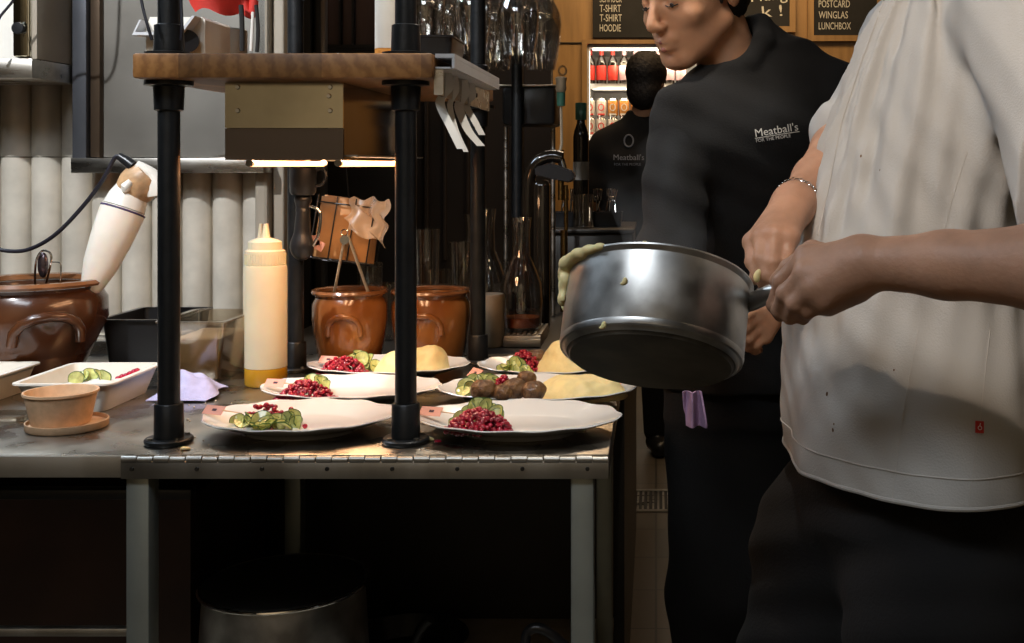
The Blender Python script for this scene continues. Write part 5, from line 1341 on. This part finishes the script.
# folds: long soft drapes running down and back from chest
def folds(X,Y,Z):
    ang=np.arctan2(Y-1.62,-(X-.37))    # 0 at the belly, negative towards the viewer
    q=ang*1.0
    top=np.clip((Z-1.06)/.30,0,1)
    f=.0085*np.sin(q*11+ (Z-1.2)*9+1.0)*top
    f+=.0050*np.sin(q*19-(Z-1.2)*17+.4)*top*np.clip((1.55-Z)*4,0,1)
    f+=.0030*np.sin(q*31+Z*26)*np.clip((Z-1.0)*3,0,1)
    f+=.0045*np.sin(q*6+Z*12)*(1-top*.5)
    f+=.0022*np.sin(X*70+Z*40)*np.sin(Y*60-Z*50)
    return -f
s.warp(folds)
s.warp(lambda X,Y,Z:(-.005*np.exp(-((Y-1.50-(1.55-Z)*.02)/.022)**2)*(X<.36)*(.7+.3*np.sin(Z*95))).astype(np.float32))
# neck opening
s.cap((.445,1.62,1.60),(.42,1.62,1.72),.066,.085,.01,True)
dirL=(EL_L-SH_L).normalized(); 
s.plane((0,0,-1),(0,0,.922),k=.002)
sh=sobj('jacket',s,M['shirtw'],wm,2)
tree=bvh(sh)
# cuffs hollow look: darker hem rings are left to the shading; seams and hem
def seam(pts,name,m,r=.00055,parent=None,tr_=None,lift=.0001,n=26):
    L_=[]
    for i in range(len(pts)-1):
        for k in range(n):
            t=k/n; L_.append((pts[i][0]*(1-t)+pts[i+1][0]*t,pts[i][1]*(1-t)+pts[i+1][1]*t))
    L_.append(pts[-1]); out=[]
    for q in L_:
        h=ray(tr_ or tree,q[0],q[1],lift)
        if h: out.append(h[0])
    if len(out)>3:
        bm=B(); tube(bm,out,r,6); obj(name,bm,m,parent or sh)
seamm=mat('seam_thread',(.50,.47,.43),.9)
hemline=[]
seam([(918,330),(905,400),(892,498)],'seam',seamm)
seam([(990,330),(980,420),(968,506)],'seam',seamm)
seam([(968,150),(952,200),(945,228)],'seam',seamm)
seam([(884,0),(862,60),(842,120),(828,190),(818,235)],'front_placket_edge',seamm,.0012)
# hem stitching follows the body at one height
def ringline(tree_,z,cx,cy,n=160,lift=.0004):
    out=[]
    for k in range(n):
        a=2*PI*k/n; d=Vector((math.cos(a),math.sin(a),0)); h=tree_.ray_cast(Vector((cx,cy,z))+d*.6,-d)
        if h[0] is not None: out.append(h[0]+d*lift)
    return out
bm=B(); tube(bm,ringline(tree,.960,.365,1.62),.0011,6,closed=True); obj('hem_stitching',bm,seamm,sh)
bm=B(); tube(bm,ringline(tree,.9255,.365,1.62,lift=-.0015),.0035,8,closed=True); obj('hem_edge',bm,M['shirtw'],sh)
# red tag
h=ray(tree,979,427,.0018)
if h:
    n=h[1]; rt=Vector((0,0,1)).cross(n).normalized(); up=n.cross(rt)
    if rt.x<0: rt=-rt
    mt=Matrix(((rt.x,up.x,n.x,h[0].x),(rt.y,up.y,n.y,h[0].y),(rt.z,up.z,n.z,h[0].z),(0,0,0,1)))
    if up.z<0: mt=mt@Matrix.Rotation(PI,4,'Z')
    bm=B(); box(bm,-.0052,.0052,-.007,.007,-.0006,.0006,.0002); bm.transform(mt@Matrix.Rotation(-.1,4,'Z')); tagp=obj('red_tag',bm,M['red'],sh,False)
    bm=B(); tube(bm,[mt@Vector((.0022*math.cos(a),.0022*math.sin(a)-.001,.0010)) for a in np.linspace(0,2*PI,12)[:-1]],.0005,5,closed=True); tube(bm,[mt@Vector((0,.001,.001)),mt@Vector((.0012,.0045,.001))],.0005,5); obj('white_mark',bm,M['paper'],tagp)
# stains
for (px,py,r,m_) in ((827,394,.0022,'meat'),(833,430,.0020,'meat'),(834,424,.0012,'meat'),(894,370,.0012,'meat'),(861,156,.0016,'meat'),(880,170,.0012,'meat')):
    h=ray(tree,px,py,.0002)
    if h:
        bm=B(); lathe(bm,[(0,.0004),(r,.0002),(r,0)],seg=10,mat4=axm(h[0],h[1])@Matrix.Diagonal((.8,1.3,1,1))); obj('stain',bm,M[m_],sh)
# bracelet of small links on the right wrist
wa=(WR_R.lerp(EL_R,.06)); axd=(EL_R-WR_R).normalized(); u,v=frame_of(axd); 
bm=B(); n_=34
treeb=bvh(body)
pts=[]
for k in range(n_):
    a=2*PI*k/n_; d=u*math.cos(a)+v*math.sin(a); hh=treeb.ray_cast(wa+d*.09,-d)
    r_=(hh[0]-wa).length if hh[0] is not None else .03
    pts.append(wa+d*(min(r_,.036)+.0016))
for k,p in enumerate(pts):
    t=(pts[(k+1)%n_]-pts[k-1]).normalized(); nn=(p-wa).normalized(); bb=t.cross(nn)
    tube(bm,[p+t*.0030*math.cos(q)+(nn if k%2 else bb)*.0019*math.sin(q) for q in np.linspace(0,2*PI,9)[:-1]],.0008,5,closed=True)
obj('bracelet',bm,M['chrome'],wm)
# trousers
s=SDF((-.02,1.12,.0),(.70,2.02,.99),.005)
s.stack([(.86,.36,1.62,.155,.20),(.93,.36,1.62,.150,.20),(.965,.36,1.62,.15,.20)],k=0)
s.chain([(.355,1.72,.90),(.272,1.66,.78),(.20,1.66,.52),(.30,1.70,.12)],[.115,.125,.100,.078],.03)
s.chain([(.40,1.53,.90),(.37,1.48,.76),(.35,1.46,.50),(.42,1.47,.12)],[.125,.122,.098,.080],.03)
s.ell((.34,1.6,.86),(.13,.17,.10),k=.03)
s.warp(lambda X,Y,Z:.004*np.sin(Z*34+X*22)*np.sin(Y*30+Z*11)+.002*np.sin(Z*90+Y*40))
s.plane((0,0,-1),(0,0,.045),k=.003)
sobj('trousers',s,M['trous'],wm,2)
def shoes(pts,parent,name='shoe'):
    for (hx,hy,tx,ty) in pts:
        s=SDF((min(hx,tx)-.09,min(hy,ty)-.09,-.01),(max(hx,tx)+.09,max(hy,ty)+.09,.16),.004)
        s.cap((hx,hy,.045),(tx,ty,.035),.045,.040,.0); s.cap((hx,hy,.05),(hx+(tx-hx)*.2,hy+(ty-hy)*.2,.11),.042,.038,.02)
        s.plane((0,0,-1),(0,0,.002),k=.002); sobj(name,s,M['shoe'],parent)
shoes([(.33,1.71,.12,1.66),(.44,1.48,.24,1.42)],wm)

# spoon in the right hand
sp=thing('serving_spoon','metal serving spoon held in the braceleted hand over the saucepan','spoon',P(765,282,1.5))
bm=B(); tube(bm,spline([P(779,262,1.512),P(765,283,1.507),P(748,300,1.495),P(725,318,1.48)],8),.0032,10); obj('spoon_handle',bm,M['chrome'],sp)
s=SDF(P(718,323,1.475)-Vector((.04,.04,.04)),P(718,323,1.475)+Vector((.04,.04,.04)),.002); s.ell(P(714,326,1.472),(.020,.014,.006),k=0); sobj('spoon_bowl',s,M['chrome'],sp)
s=SDF(P(757,276,1.492)-Vector((.02,)*3),P(757,276,1.492)+Vector((.02,)*3),.0014); s.ell(P(757,277,1.487),(.005,.005,.0075),k=0); s.ell(P(759,272,1.487),(.0035,.004,.004),k=.003)
o=sobj('mashed_potato',s,M['mash'],None,1,P(757,276,1.49)); setp(o,'blob of mash on the fingers that reach into the saucepan','mashed potato')

# ================================================================== COOK IN BLACK
bmn=thing('person','cook in a black shirt with a chest logo, head bowed over the pans','person',(.2,2.26,0))
s=SDF((-.16,1.72,1.0),(.50,2.50,1.90),.0038)
C=Vector((.070,2.20,1.661)); 
W,R,Lf,Fw,Up=head_sdf(s,C,Vector((-.69,-.64,-.34)),Vector((0,0,1)),1.12)
s.cap((.115,2.245,1.61),(.155,2.25,1.49),.058,.062,.03)
s.stack([(1.05,.17,2.25,.13,.09),(1.3,.16,2.22,.14,.09),(1.46,.17,2.22,.15,.08)],ang=.25,k=.02)
RS=Vector((.050,2.15,1.41)); RE=Vector((.025,2.02,1.17)); RW=P(693,366,1.86)
LS=Vector((.345,2.26,1.46)); LE=Vector((.40,2.10,1.20)); LW=P(778,300,1.90)
s.cap(tuple(RS),tuple(RE),.048,.038,.01); s.cap(tuple(LS),tuple(LE),.048,.040,.01)
armseg(s,RE,RW,.038,.039,.026); armseg(s,LE,LW,.038,.040,.027)
def fist(s,W0,mc,pp,dd,tt,th):
    for i in range(4): s.cap(tuple(W0),tuple(mc[i]),.023,.0125,.016)
    for i in range(4): finger(s,[tuple(mc[i]),tuple(pp[i]),tuple(dd[i]),tuple(tt[i])],[.0098,.0102,.0098,.0085][i])
    finger(s,[tuple(q) for q in th],.0115,k=.008)
fist(s,LW,[P(757,308,1.86),P(757,318,1.86),P(760,328,1.865),P(766,337,1.87)],[P(744,318,1.83),P(745,328,1.832),P(749,338,1.84),P(756,345,1.85)],[P(741,330,1.85),P(743,339,1.852),P(748,347,1.86),P(755,351,1.865)],[P(747,337,1.88),P(749,343,1.88),P(754,348,1.885),P(760,350,1.885)],[P(768,302,1.90),P(756,312,1.915),P(748,320,1.91),P(745,328,1.90)])
fist(s,RW,[P(683,380,1.82),P(689,384,1.81),P(696,386,1.81),P(703,386,1.815)],[P(680,392,1.82),P(687,396,1.81),P(695,398,1.81),P(702,397,1.815)],[P(683,398,1.84),P(689,402,1.835),P(696,403,1.835),P(702,401,1.84)],[P(688,397,1.855),P(692,399,1.85),P(697,400,1.85),P(702,398,1.855)],[P(700,374,1.85),P(703,386,1.865),P(699,392,1.87),P(695,395,1.87)])
sobj('body',s,M['skinb'],bmn,2)
eyes(W,R,bmn,look=-.004,back=.0030)
hair(W,R,bmn,M['hair'],(C.x-.15,C.y-.16,C.z-.13),(C.x+.17,C.y+.17,C.z+.19),1.12)
for q in (-1,1):
    c=Vector(W(q*.030,.086,.024)); s2=SDF(c-Vector((.04,)*3),c+Vector((.04,)*3),.0018); s2.cap(W(q*.014,.0950,.0265),W(q*.030,.0905,.0315),.0034,.0034,.0); s2.cap(W(q*.030,.0905,.0315),W(q*.049,.0745,.0275),.0034,.0018,.002); sobj('eyebrow',s2,M['hair'],bmn)
c=Vector(W(0,.096,-.066)); s2=SDF(c-Vector((.04,)*3),c+Vector((.04,)*3),.0014)
s2.cap(W(-.019,.0885,-.0635),W(0,.1005,-.0605),.0030,.0044,.0); s2.cap(W(.019,.0885,-.0635),W(0,.1005,-.0605),.0030,.0044,.003); s2.cap(W(-.016,.0895,-.0735),W(0,.0985,-.0745),.0032,.0052,.0); s2.cap(W(.016,.0895,-.0735),W(0,.0985,-.0745),.0032,.0052,.002)
sobj('lips',s2,M['lip'],bmn)
for q in (-1,1):
    bm=B(); tube(bm,spline([Vector(W(q*.019,.0880,-.0030)),Vector(W(q*.031,.0905,-.0060)),Vector(W(q*.043,.0820,-.0045))],6),.0011,6); obj('eyelashes',bm,M['hair'],bmn)
# shirt
s=SDF((-.20,1.78,.86),(.56,2.56,1.66),.0042)
s.stack([(.90,.19,2.28,.185,.14),(1.0,.185,2.28,.185,.14),(1.15,.170,2.26,.185,.14),(1.30,.175,2.235,.180,.14),(1.40,.185,2.22,.175,.130),(1.47,.190,2.230,.150,.100),(1.53,.20,2.25,.10,.075),(1.55,.20,2.26,.080,.06)],ang=.25,k=0)
s.cap((.12,2.20,1.455),tuple(RS+Vector((.01,0,.0))),.066,.060,.05); s.cap((.22,2.245,1.50),tuple(LS),.062,.068,.05)
s.cap((.175,2.25,1.56),tuple(LS+Vector((-.03,0,.02))),.045,.055,.05)
s.cap(tuple(RS),tuple(RE),.064,.056,.03); s.cap(tuple(RE),tuple(RE.lerp(RW,.55)),.056,.047,.02)
s.cap(tuple(LS),tuple(LE),.066,.058,.03); s.cap(tuple(LE),tuple(LE.lerp(LW,.45)),.056,.047,.02)
s.ell((.17,2.15,1.36),(.14,.08,.10),k=.05)
COLLAR=1
s.cap((.165,2.245,1.520),(.195,2.265,1.560),.071,.064,.015)   # collar
s.warp(lambda X,Y,Z:.0035*np.sin(X*38+Z*26)*np.sin(Z*30-X*18+Y*20)+.003*np.sin(X*14-Z*40+1)+.0015*np.sin(Z*110+X*50))
s.cap((.168,2.235,1.535),(.075,2.15,1.66),.061,.10,.006,True)
s.chain([(.125,2.16,1.505),(.175,2.165,1.520),(.205,2.19,1.565),(.205,2.24,1.605),(.190,2.30,1.615)],[.012,.018,.020,.018,.016],.012)
s.plane((0,0,-1),(0,0,.90),k=.003)
shb=sobj('shirt',s,M['shirtb'],bmn,2)
treeb2=bvh(shb)
def print_on(tr_,body,px,py,size,rot,m,parent,name,d=2.1,shear=0,ext=.0003,bold=0):
    me=text_mesh(body,size,ext,shear,bold)
    ca,sa=math.cos(rot),math.sin(rot); keep=True
    for v in me.vertices:
        x=v.co.x*ca-v.co.y*sa; z=v.co.x*sa+v.co.y*ca
        q=P(px,py,d)+Vector((x,0,z)); dd=(q-CAMP).normalized(); h=tr_.ray_cast(CAMP,dd)
        if h[0] is None: v.co=q; continue
        v.co=h[0]-dd*(.0010+ (.0006 if v.co.z>0 else 0))
    link_mesh(name,me,m,parent,False)
print_on(treeb2,"Meatball's",755,137,.0205,.155,M['logo'],shb,'chest_logo',bold=0)
print_on(treeb2,"FOR THE PEOPLE",756,142.5,.0085,.155,M['logo'],shb,'chest_logo_line',bold=0)
# underline between the words
L_=[]
for k in range(20):
    px=755+44*k/19; py=138.4-6.9*k/19; h=ray(treeb2,px,py,.0012)
    if h: L_.append(h[0])
bm=B(); tube(bm,L_,.0006,5); obj('chest_logo_rule',bm,M['logo'],shb)
# trousers + apron cloth
s=SDF((-.05,2.02,.0),(.48,2.56,1.0),.006)
s.stack([(.84,.19,2.29,.170,.125),(.97,.19,2.29,.175,.13)],ang=.25,k=0)
s.chain([(.115,2.27,.90),(.105,2.26,.5),(.11,2.29,.10)],[.098,.080,.066],.03); s.chain([(.28,2.30,.90),(.29,2.29,.5),(.30,2.32,.10)],[.105,.082,.068],.03)
s.cap((.19,2.27,.86),(.19,2.27,.5),.10,.085,.04)
s.warp(lambda X,Y,Z:.004*np.sin(Z*30+X*22)*np.sin(X*30+Z*9))
s.plane((0,0,-1),(0,0,.045),k=.003)
sobj('trousers',s,M['trous'],bmn,2)
shoes([(.11,2.29,.07,2.09),(.30,2.32,.28,2.11)],bmn)
def towf(u,v):
    p=P(684+ (16+4*v)*u+ v*2,392+34*v,1.80)
    return p+Vector((0,.010*math.sin(u*9+v*2)-.006*v,0))
bm=B(); sheet(bm,lambda u,v: towf(u,v),24,16,.003); t=obj('kitchen_cloth',bm,M['purple'],None,True,P(692,395,1.8)); setp(t,'muted purple kitchen cloth hanging below the saucepan from a hand','cloth')

# ================================================================== PERSON FAR BEHIND
pb=thing('person','person in a black t-shirt with a back print, standing before the fridge','person',(-.08,5.3,0))
s=SDF((-.45,5.0,.75),(.30,5.65,2.0),.008)
hc=Vector((-.040,5.30,1.715))
W,R,Lf,Fw,Up=head_sdf(s,hc,Vector((.35,.95,-.1)),Vector((0,0,1)),1.0,face=True)
s.cap(tuple(hc+Vector((0,-.01,-.08))),(-.08,5.33,1.50),.056,.06,.03)
for (a,b_,c_) in (((-.235,5.33,1.40),(-.285,5.34,1.18),(-.24,5.52,1.02)),((.10,5.34,1.41),(.16,5.36,1.2),(.10,5.55,1.02))):
    s.cap(a,b_,.05,.042,.01); s.cap(b_,c_,.041,.030,.01)
    c2=Vector(c_)
    s.ell(tuple(c2+Vector((0,.05,-.02))),(.035,.05,.02),k=.02)
    for j in range(4): s.cap(tuple(c2+Vector((-.025+.017*j,.08,-.02))),tuple(c2+Vector((-.03+.02*j,.15-.01*abs(j-1.5),-.04))),.009,.008,.004)
    s.cap(tuple(c2+Vector((.02,.03,-.01))),tuple(c2+Vector((.05,.09,-.02))),.011,.009,.005)
s.stack([(.8,-.08,5.34,.13,.09),(1.45,-.08,5.33,.15,.09)],k=.02)
sobj('body',s,M['skinb'],pb,1)
s=SDF((-.2,5.12,1.55),(.14,5.48,1.93),.005)
s.ell(W(0,-.020,.040),(.094,.110,.100),R,0); s.ell(W(0,-.045,-.045),(.080,.066,.095),R,.02); s.warp(lambda X,Y,Z:.0015*np.sin(X*160)*np.sin(Y*150)*np.sin(Z*170)); s.ell(W(0,.09,-.03),(.09,.08,.10),R,.01,True)
sobj('hair',s,M['hair2'],pb,0)
s=SDF((-.50,5.08,.84),(.32,5.62,1.62),.008)
s.stack([(.90,-.08,5.34,.17,.125),(1.15,-.08,5.34,.175,.125),(1.36,-.08,5.33,.18,.125),(1.46,-.075,5.33,.13,.09),(1.55,-.065,5.33,.075,.07),(1.58,-.06,5.33,.07,.065)],k=0)
s.cap((-.11,5.33,1.50),(-.235,5.33,1.42),.062,.070,.05); s.cap((-.02,5.33,1.50),(.10,5.33,1.43),.062,.070,.05)
s.cap((-.24,5.33,1.42),(-.285,5.34,1.22),.070,.076,.03); s.cap((.10,5.33,1.46),(.15,5.34,1.26),.074,.078,.03)
s.warp(lambda X,Y,Z:.006*np.sin(X*30+Z*22)*np.sin(Z*26-X*18))
s.plane((0,0,-1),(0,0,.905),k=.004)
tsh=sobj('t_shirt',s,M['shirtb'],pb,1); tr3=bvh(tsh)
print_on(tr3,"Meatball's",613,160,.036,0,M['logo2'],tsh,'back_print',d=5.2,bold=0)
for i,(b_,yy) in enumerate((("FOR THE PEOPLE",165.5),)): print_on(tr3,b_,614,yy,.016,0,M['logo2'],tsh,'back_print_line',d=5.2)
pts=[]
for k in range(16):
    h=ray(tr3,629+4.5*math.cos(k*PI/8),141+6*math.sin(k*PI/8),.003)
    if h: pts.append(h[0])
if len(pts)==16:
    bm=B(); tube(bm,pts,.004,6,closed=True); obj('round_emblem',bm,M['logo2'],tsh)
s=SDF((-.32,5.15,0),(.16,5.6,.95),.008)
s.stack([(.86,-.08,5.34,.155,.115),(.93,-.08,5.34,.155,.12)],k=0)
s.chain([(-.16,5.34,.86),(-.155,5.34,.5),(-.15,5.36,.1)],[.09,.07,.055],.03); s.chain([(.0,5.34,.86),(-.005,5.33,.5),(.0,5.34,.1)],[.09,.072,.058],.03)
s.plane((0,0,-1),(0,0,.05),k=.003); sobj('trousers',s,M['trous'],pb,1)
shoes([(-.15,5.36,-.16,5.58),(.0,5.34,.02,5.24)],pb)

# ================================================================== STEAM
sm=bpy.data.materials.new('steam'); sm.use_nodes=True; nt=sm.node_tree; N=nt.nodes; N.clear()
out=N.new('ShaderNodeOutputMaterial'); vp=N.new('ShaderNodeVolumePrincipled'); vp.inputs['Color'].default_value=(.9,.9,.9,1); vp.inputs['Anisotropy'].default_value=.2
tc=N.new('ShaderNodeTexCoord'); nz=N.new('ShaderNodeTexNoise'); nz.inputs['Scale'].default_value=9; nz.inputs['Detail'].default_value=2
mr=N.new('ShaderNodeMapRange'); mr.inputs['From Min'].default_value=.45; mr.inputs['From Max'].default_value=.75; mr.inputs['To Min'].default_value=0; mr.inputs['To Max'].default_value=STEAM if 'STEAM' in globals() else 3.0
nt.links.new(tc.outputs['Object'],nz.inputs['Vector']); nt.links.new(nz.outputs['Fac'],mr.inputs['Value']); nt.links.new(mr.outputs[0],vp.inputs['Density']); nt.links.new(vp.outputs[0],out.inputs['Volume'])
cS=P(655,195,1.46)
s=SDF(cS-Vector((.13,.10,.16)),cS+Vector((.13,.10,.16)),.012); s.cap(tuple(P(670,243,1.48)),tuple(P(650,190,1.48)),.06,.05,.03); s.cap(tuple(P(650,190,1.48)),tuple(P(668,150,1.5)),.05,.035,.03)
o=sobj('steam_plume',s,sm,None,2,cS); setp(o,'faint steam rising from the open saucepan','steam',None,'stuff')

# ================================================================== LIGHTS
def area(name,loc,target,sx,sy,power,col,spread=None):
    l=bpy.data.lights.new(name,'AREA'); l.shape='RECTANGLE'; l.size=sx; l.size_y=sy; l.energy=power; l.color=col
    if spread: l.spread=math.radians(spread)
    o=bpy.data.objects.new(name,l); COL.objects.link(o); o.location=loc
    d=Vector(target)-Vector(loc); o.rotation_euler=d.to_track_quat('-Z','Y').to_euler(); return o
def spot(name,loc,target,power,col,ang=60,blend=.4,rad=.04):
    l=bpy.data.lights.new(name,'SPOT'); l.energy=power; l.color=col; l.spot_size=math.radians(ang); l.spot_blend=blend; l.shadow_soft_size=rad
    o=bpy.data.objects.new(name,l); COL.objects.link(o); o.location=loc
    d=Vector(target)-Vector(loc); o.rotation_euler=d.to_track_quat('-Z','Y').to_euler(); return o
WARM=(1,.66,.36); NEUT=(1,.85,.68); COOL=(.70,.84,1)
# quartz tubes of the heat lamp
for x in (-.655,-.512): area('heat_lamp_light',(x,2.07,1.3430),(x,2.07,0),.05,.42,1.9,(1,.60,.32))
# overhead spots out of view
spot('unseen_spot_light',(-.45,.25,2.75),(.36,1.45,1.46),80,(1,.78,.58),20,.4,.02)
spot('unseen_spot_light',(-1.45,.85,2.75),(-1.15,2.8,1.15),190,(.93,.96,1),52,.6,.02)
spot('unseen_spot_light',(.02,1.85,2.9),(-.27,2.0,.9),70,(1,.94,.84),42,.6,.04)
spot('unseen_spot_light',(-.55,1.15,2.7),(.06,2.14,1.62),22,(1,.72,.45),16,.7,.05)  # added to warm and brighten the black-clad cook's face
area('daylight_panel_light',(-1.9,2.2,2.85),(.3,1.7,1.3),.8,.8,24,COOL)
area('front_fill_light',(-.75,.05,2.80),(-.2,1.9,.9),1.1,.5,16,(.88,.94,1))  # unseen lamp added overhead near the camera as front fill
area('wall_bounce_light',(-.6,-1.3,2.9),(-.6,-2.6,1.3),2.5,.4,50,(1,.84,.62))  # added behind the camera; wall_front bounces it back as soft fill
area('glassware_fill_light',(-.4,4.3,2.85),(-.6,3.2,.9),.9,.3,9,NEUT)  # unseen lamp added to make the glassware on the counter sparkle
area('far_bar_light',(.2,6.0,2.9),(.1,7.0,1.9),1.8,.4,26,(1,.72,.40))
area('fridge_interior_light',(.1,D7+.1,1.95),(.1,D7+.4,1.6),.7,.05,1.5,(1,.78,.5))
for z in (fz1-.06, shz[0]-.035, shz[1]-.035):
    area('fridge_shelf_light',((fx0+fx1)/2,D7+.035,z),((fx0+fx1)/2,D7+.25,z-.12),.9,.02,1.3,(1,.80,.55))
area('aisle_light',(.1,5.0,2.9),(.0,4.9,0),.4,.4,9,WARM)
# unseen ceiling panels; the first is added for the saucepan to reflect
def fixture(name,label,x,y,sx,sy,m):
    t=thing(name,label,'ceiling light',(x,y,2.99)); bm=B(); box(bm,x-sx/2,x+sx/2,y-sy/2,y+sy/2,2.95,2.999,.005); obj('housing',bm,M['whitepl'],t,False)
    bm=B(); box(bm,x-sx/2+.02,x+sx/2-.02,y-sy/2+.02,y+sy/2-.02,2.943,2.9495); obj('diffuser',bm,m,t,False)
fixture('unseen_ceiling_light','cool rectangular ceiling light above the left front of the table',-.75,.05,1.2,.5,M['panel'])
fixture('unseen_ceiling_light','cool square ceiling light at the left above the pass',-1.9,2.2,.8,.8,M['panel'])
fixture('unseen_ceiling_light','warm ceiling light over the right side of the kitchen',1.6,1.0,.5,.3,M['warmglow'])
w=bpy.data.worlds.new('world'); scene.world=w; w.use_nodes=True
w.node_tree.nodes['Background'].inputs[0].default_value=(.055,.045,.035,1); w.node_tree.nodes['Background'].inputs[1].default_value=.9

# ================================================================== CAMERA
cam=bpy.data.cameras.new('camera'); co=bpy.data.objects.new('camera',cam); COL.objects.link(co); scene.camera=co
co.location=(0,0,EYE); co.rotation_euler=(PI/2,0,0)
cam.sensor_width=36; cam.lens=36*F/1024; cam.sensor_fit='HORIZONTAL'
cam.shift_x=-(VX-512)/1024; cam.shift_y=-(321.5-VY)/1024
cam.clip_start=.05
scene.view_settings.view_transform='Standard'; scene.view_settings.look='None'; scene.view_settings.exposure=0.05; scene.view_settings.gamma=1; scene.view_settings.use_curve_mapping=False
scene.cycles.use_denoising=True
scene.cycles.max_bounces=8; scene.cycles.transparent_max_bounces=24; scene.cycles.sample_clamp_indirect=4; scene.cycles.caustics_reflective=False; scene.cycles.caustics_refractive=False
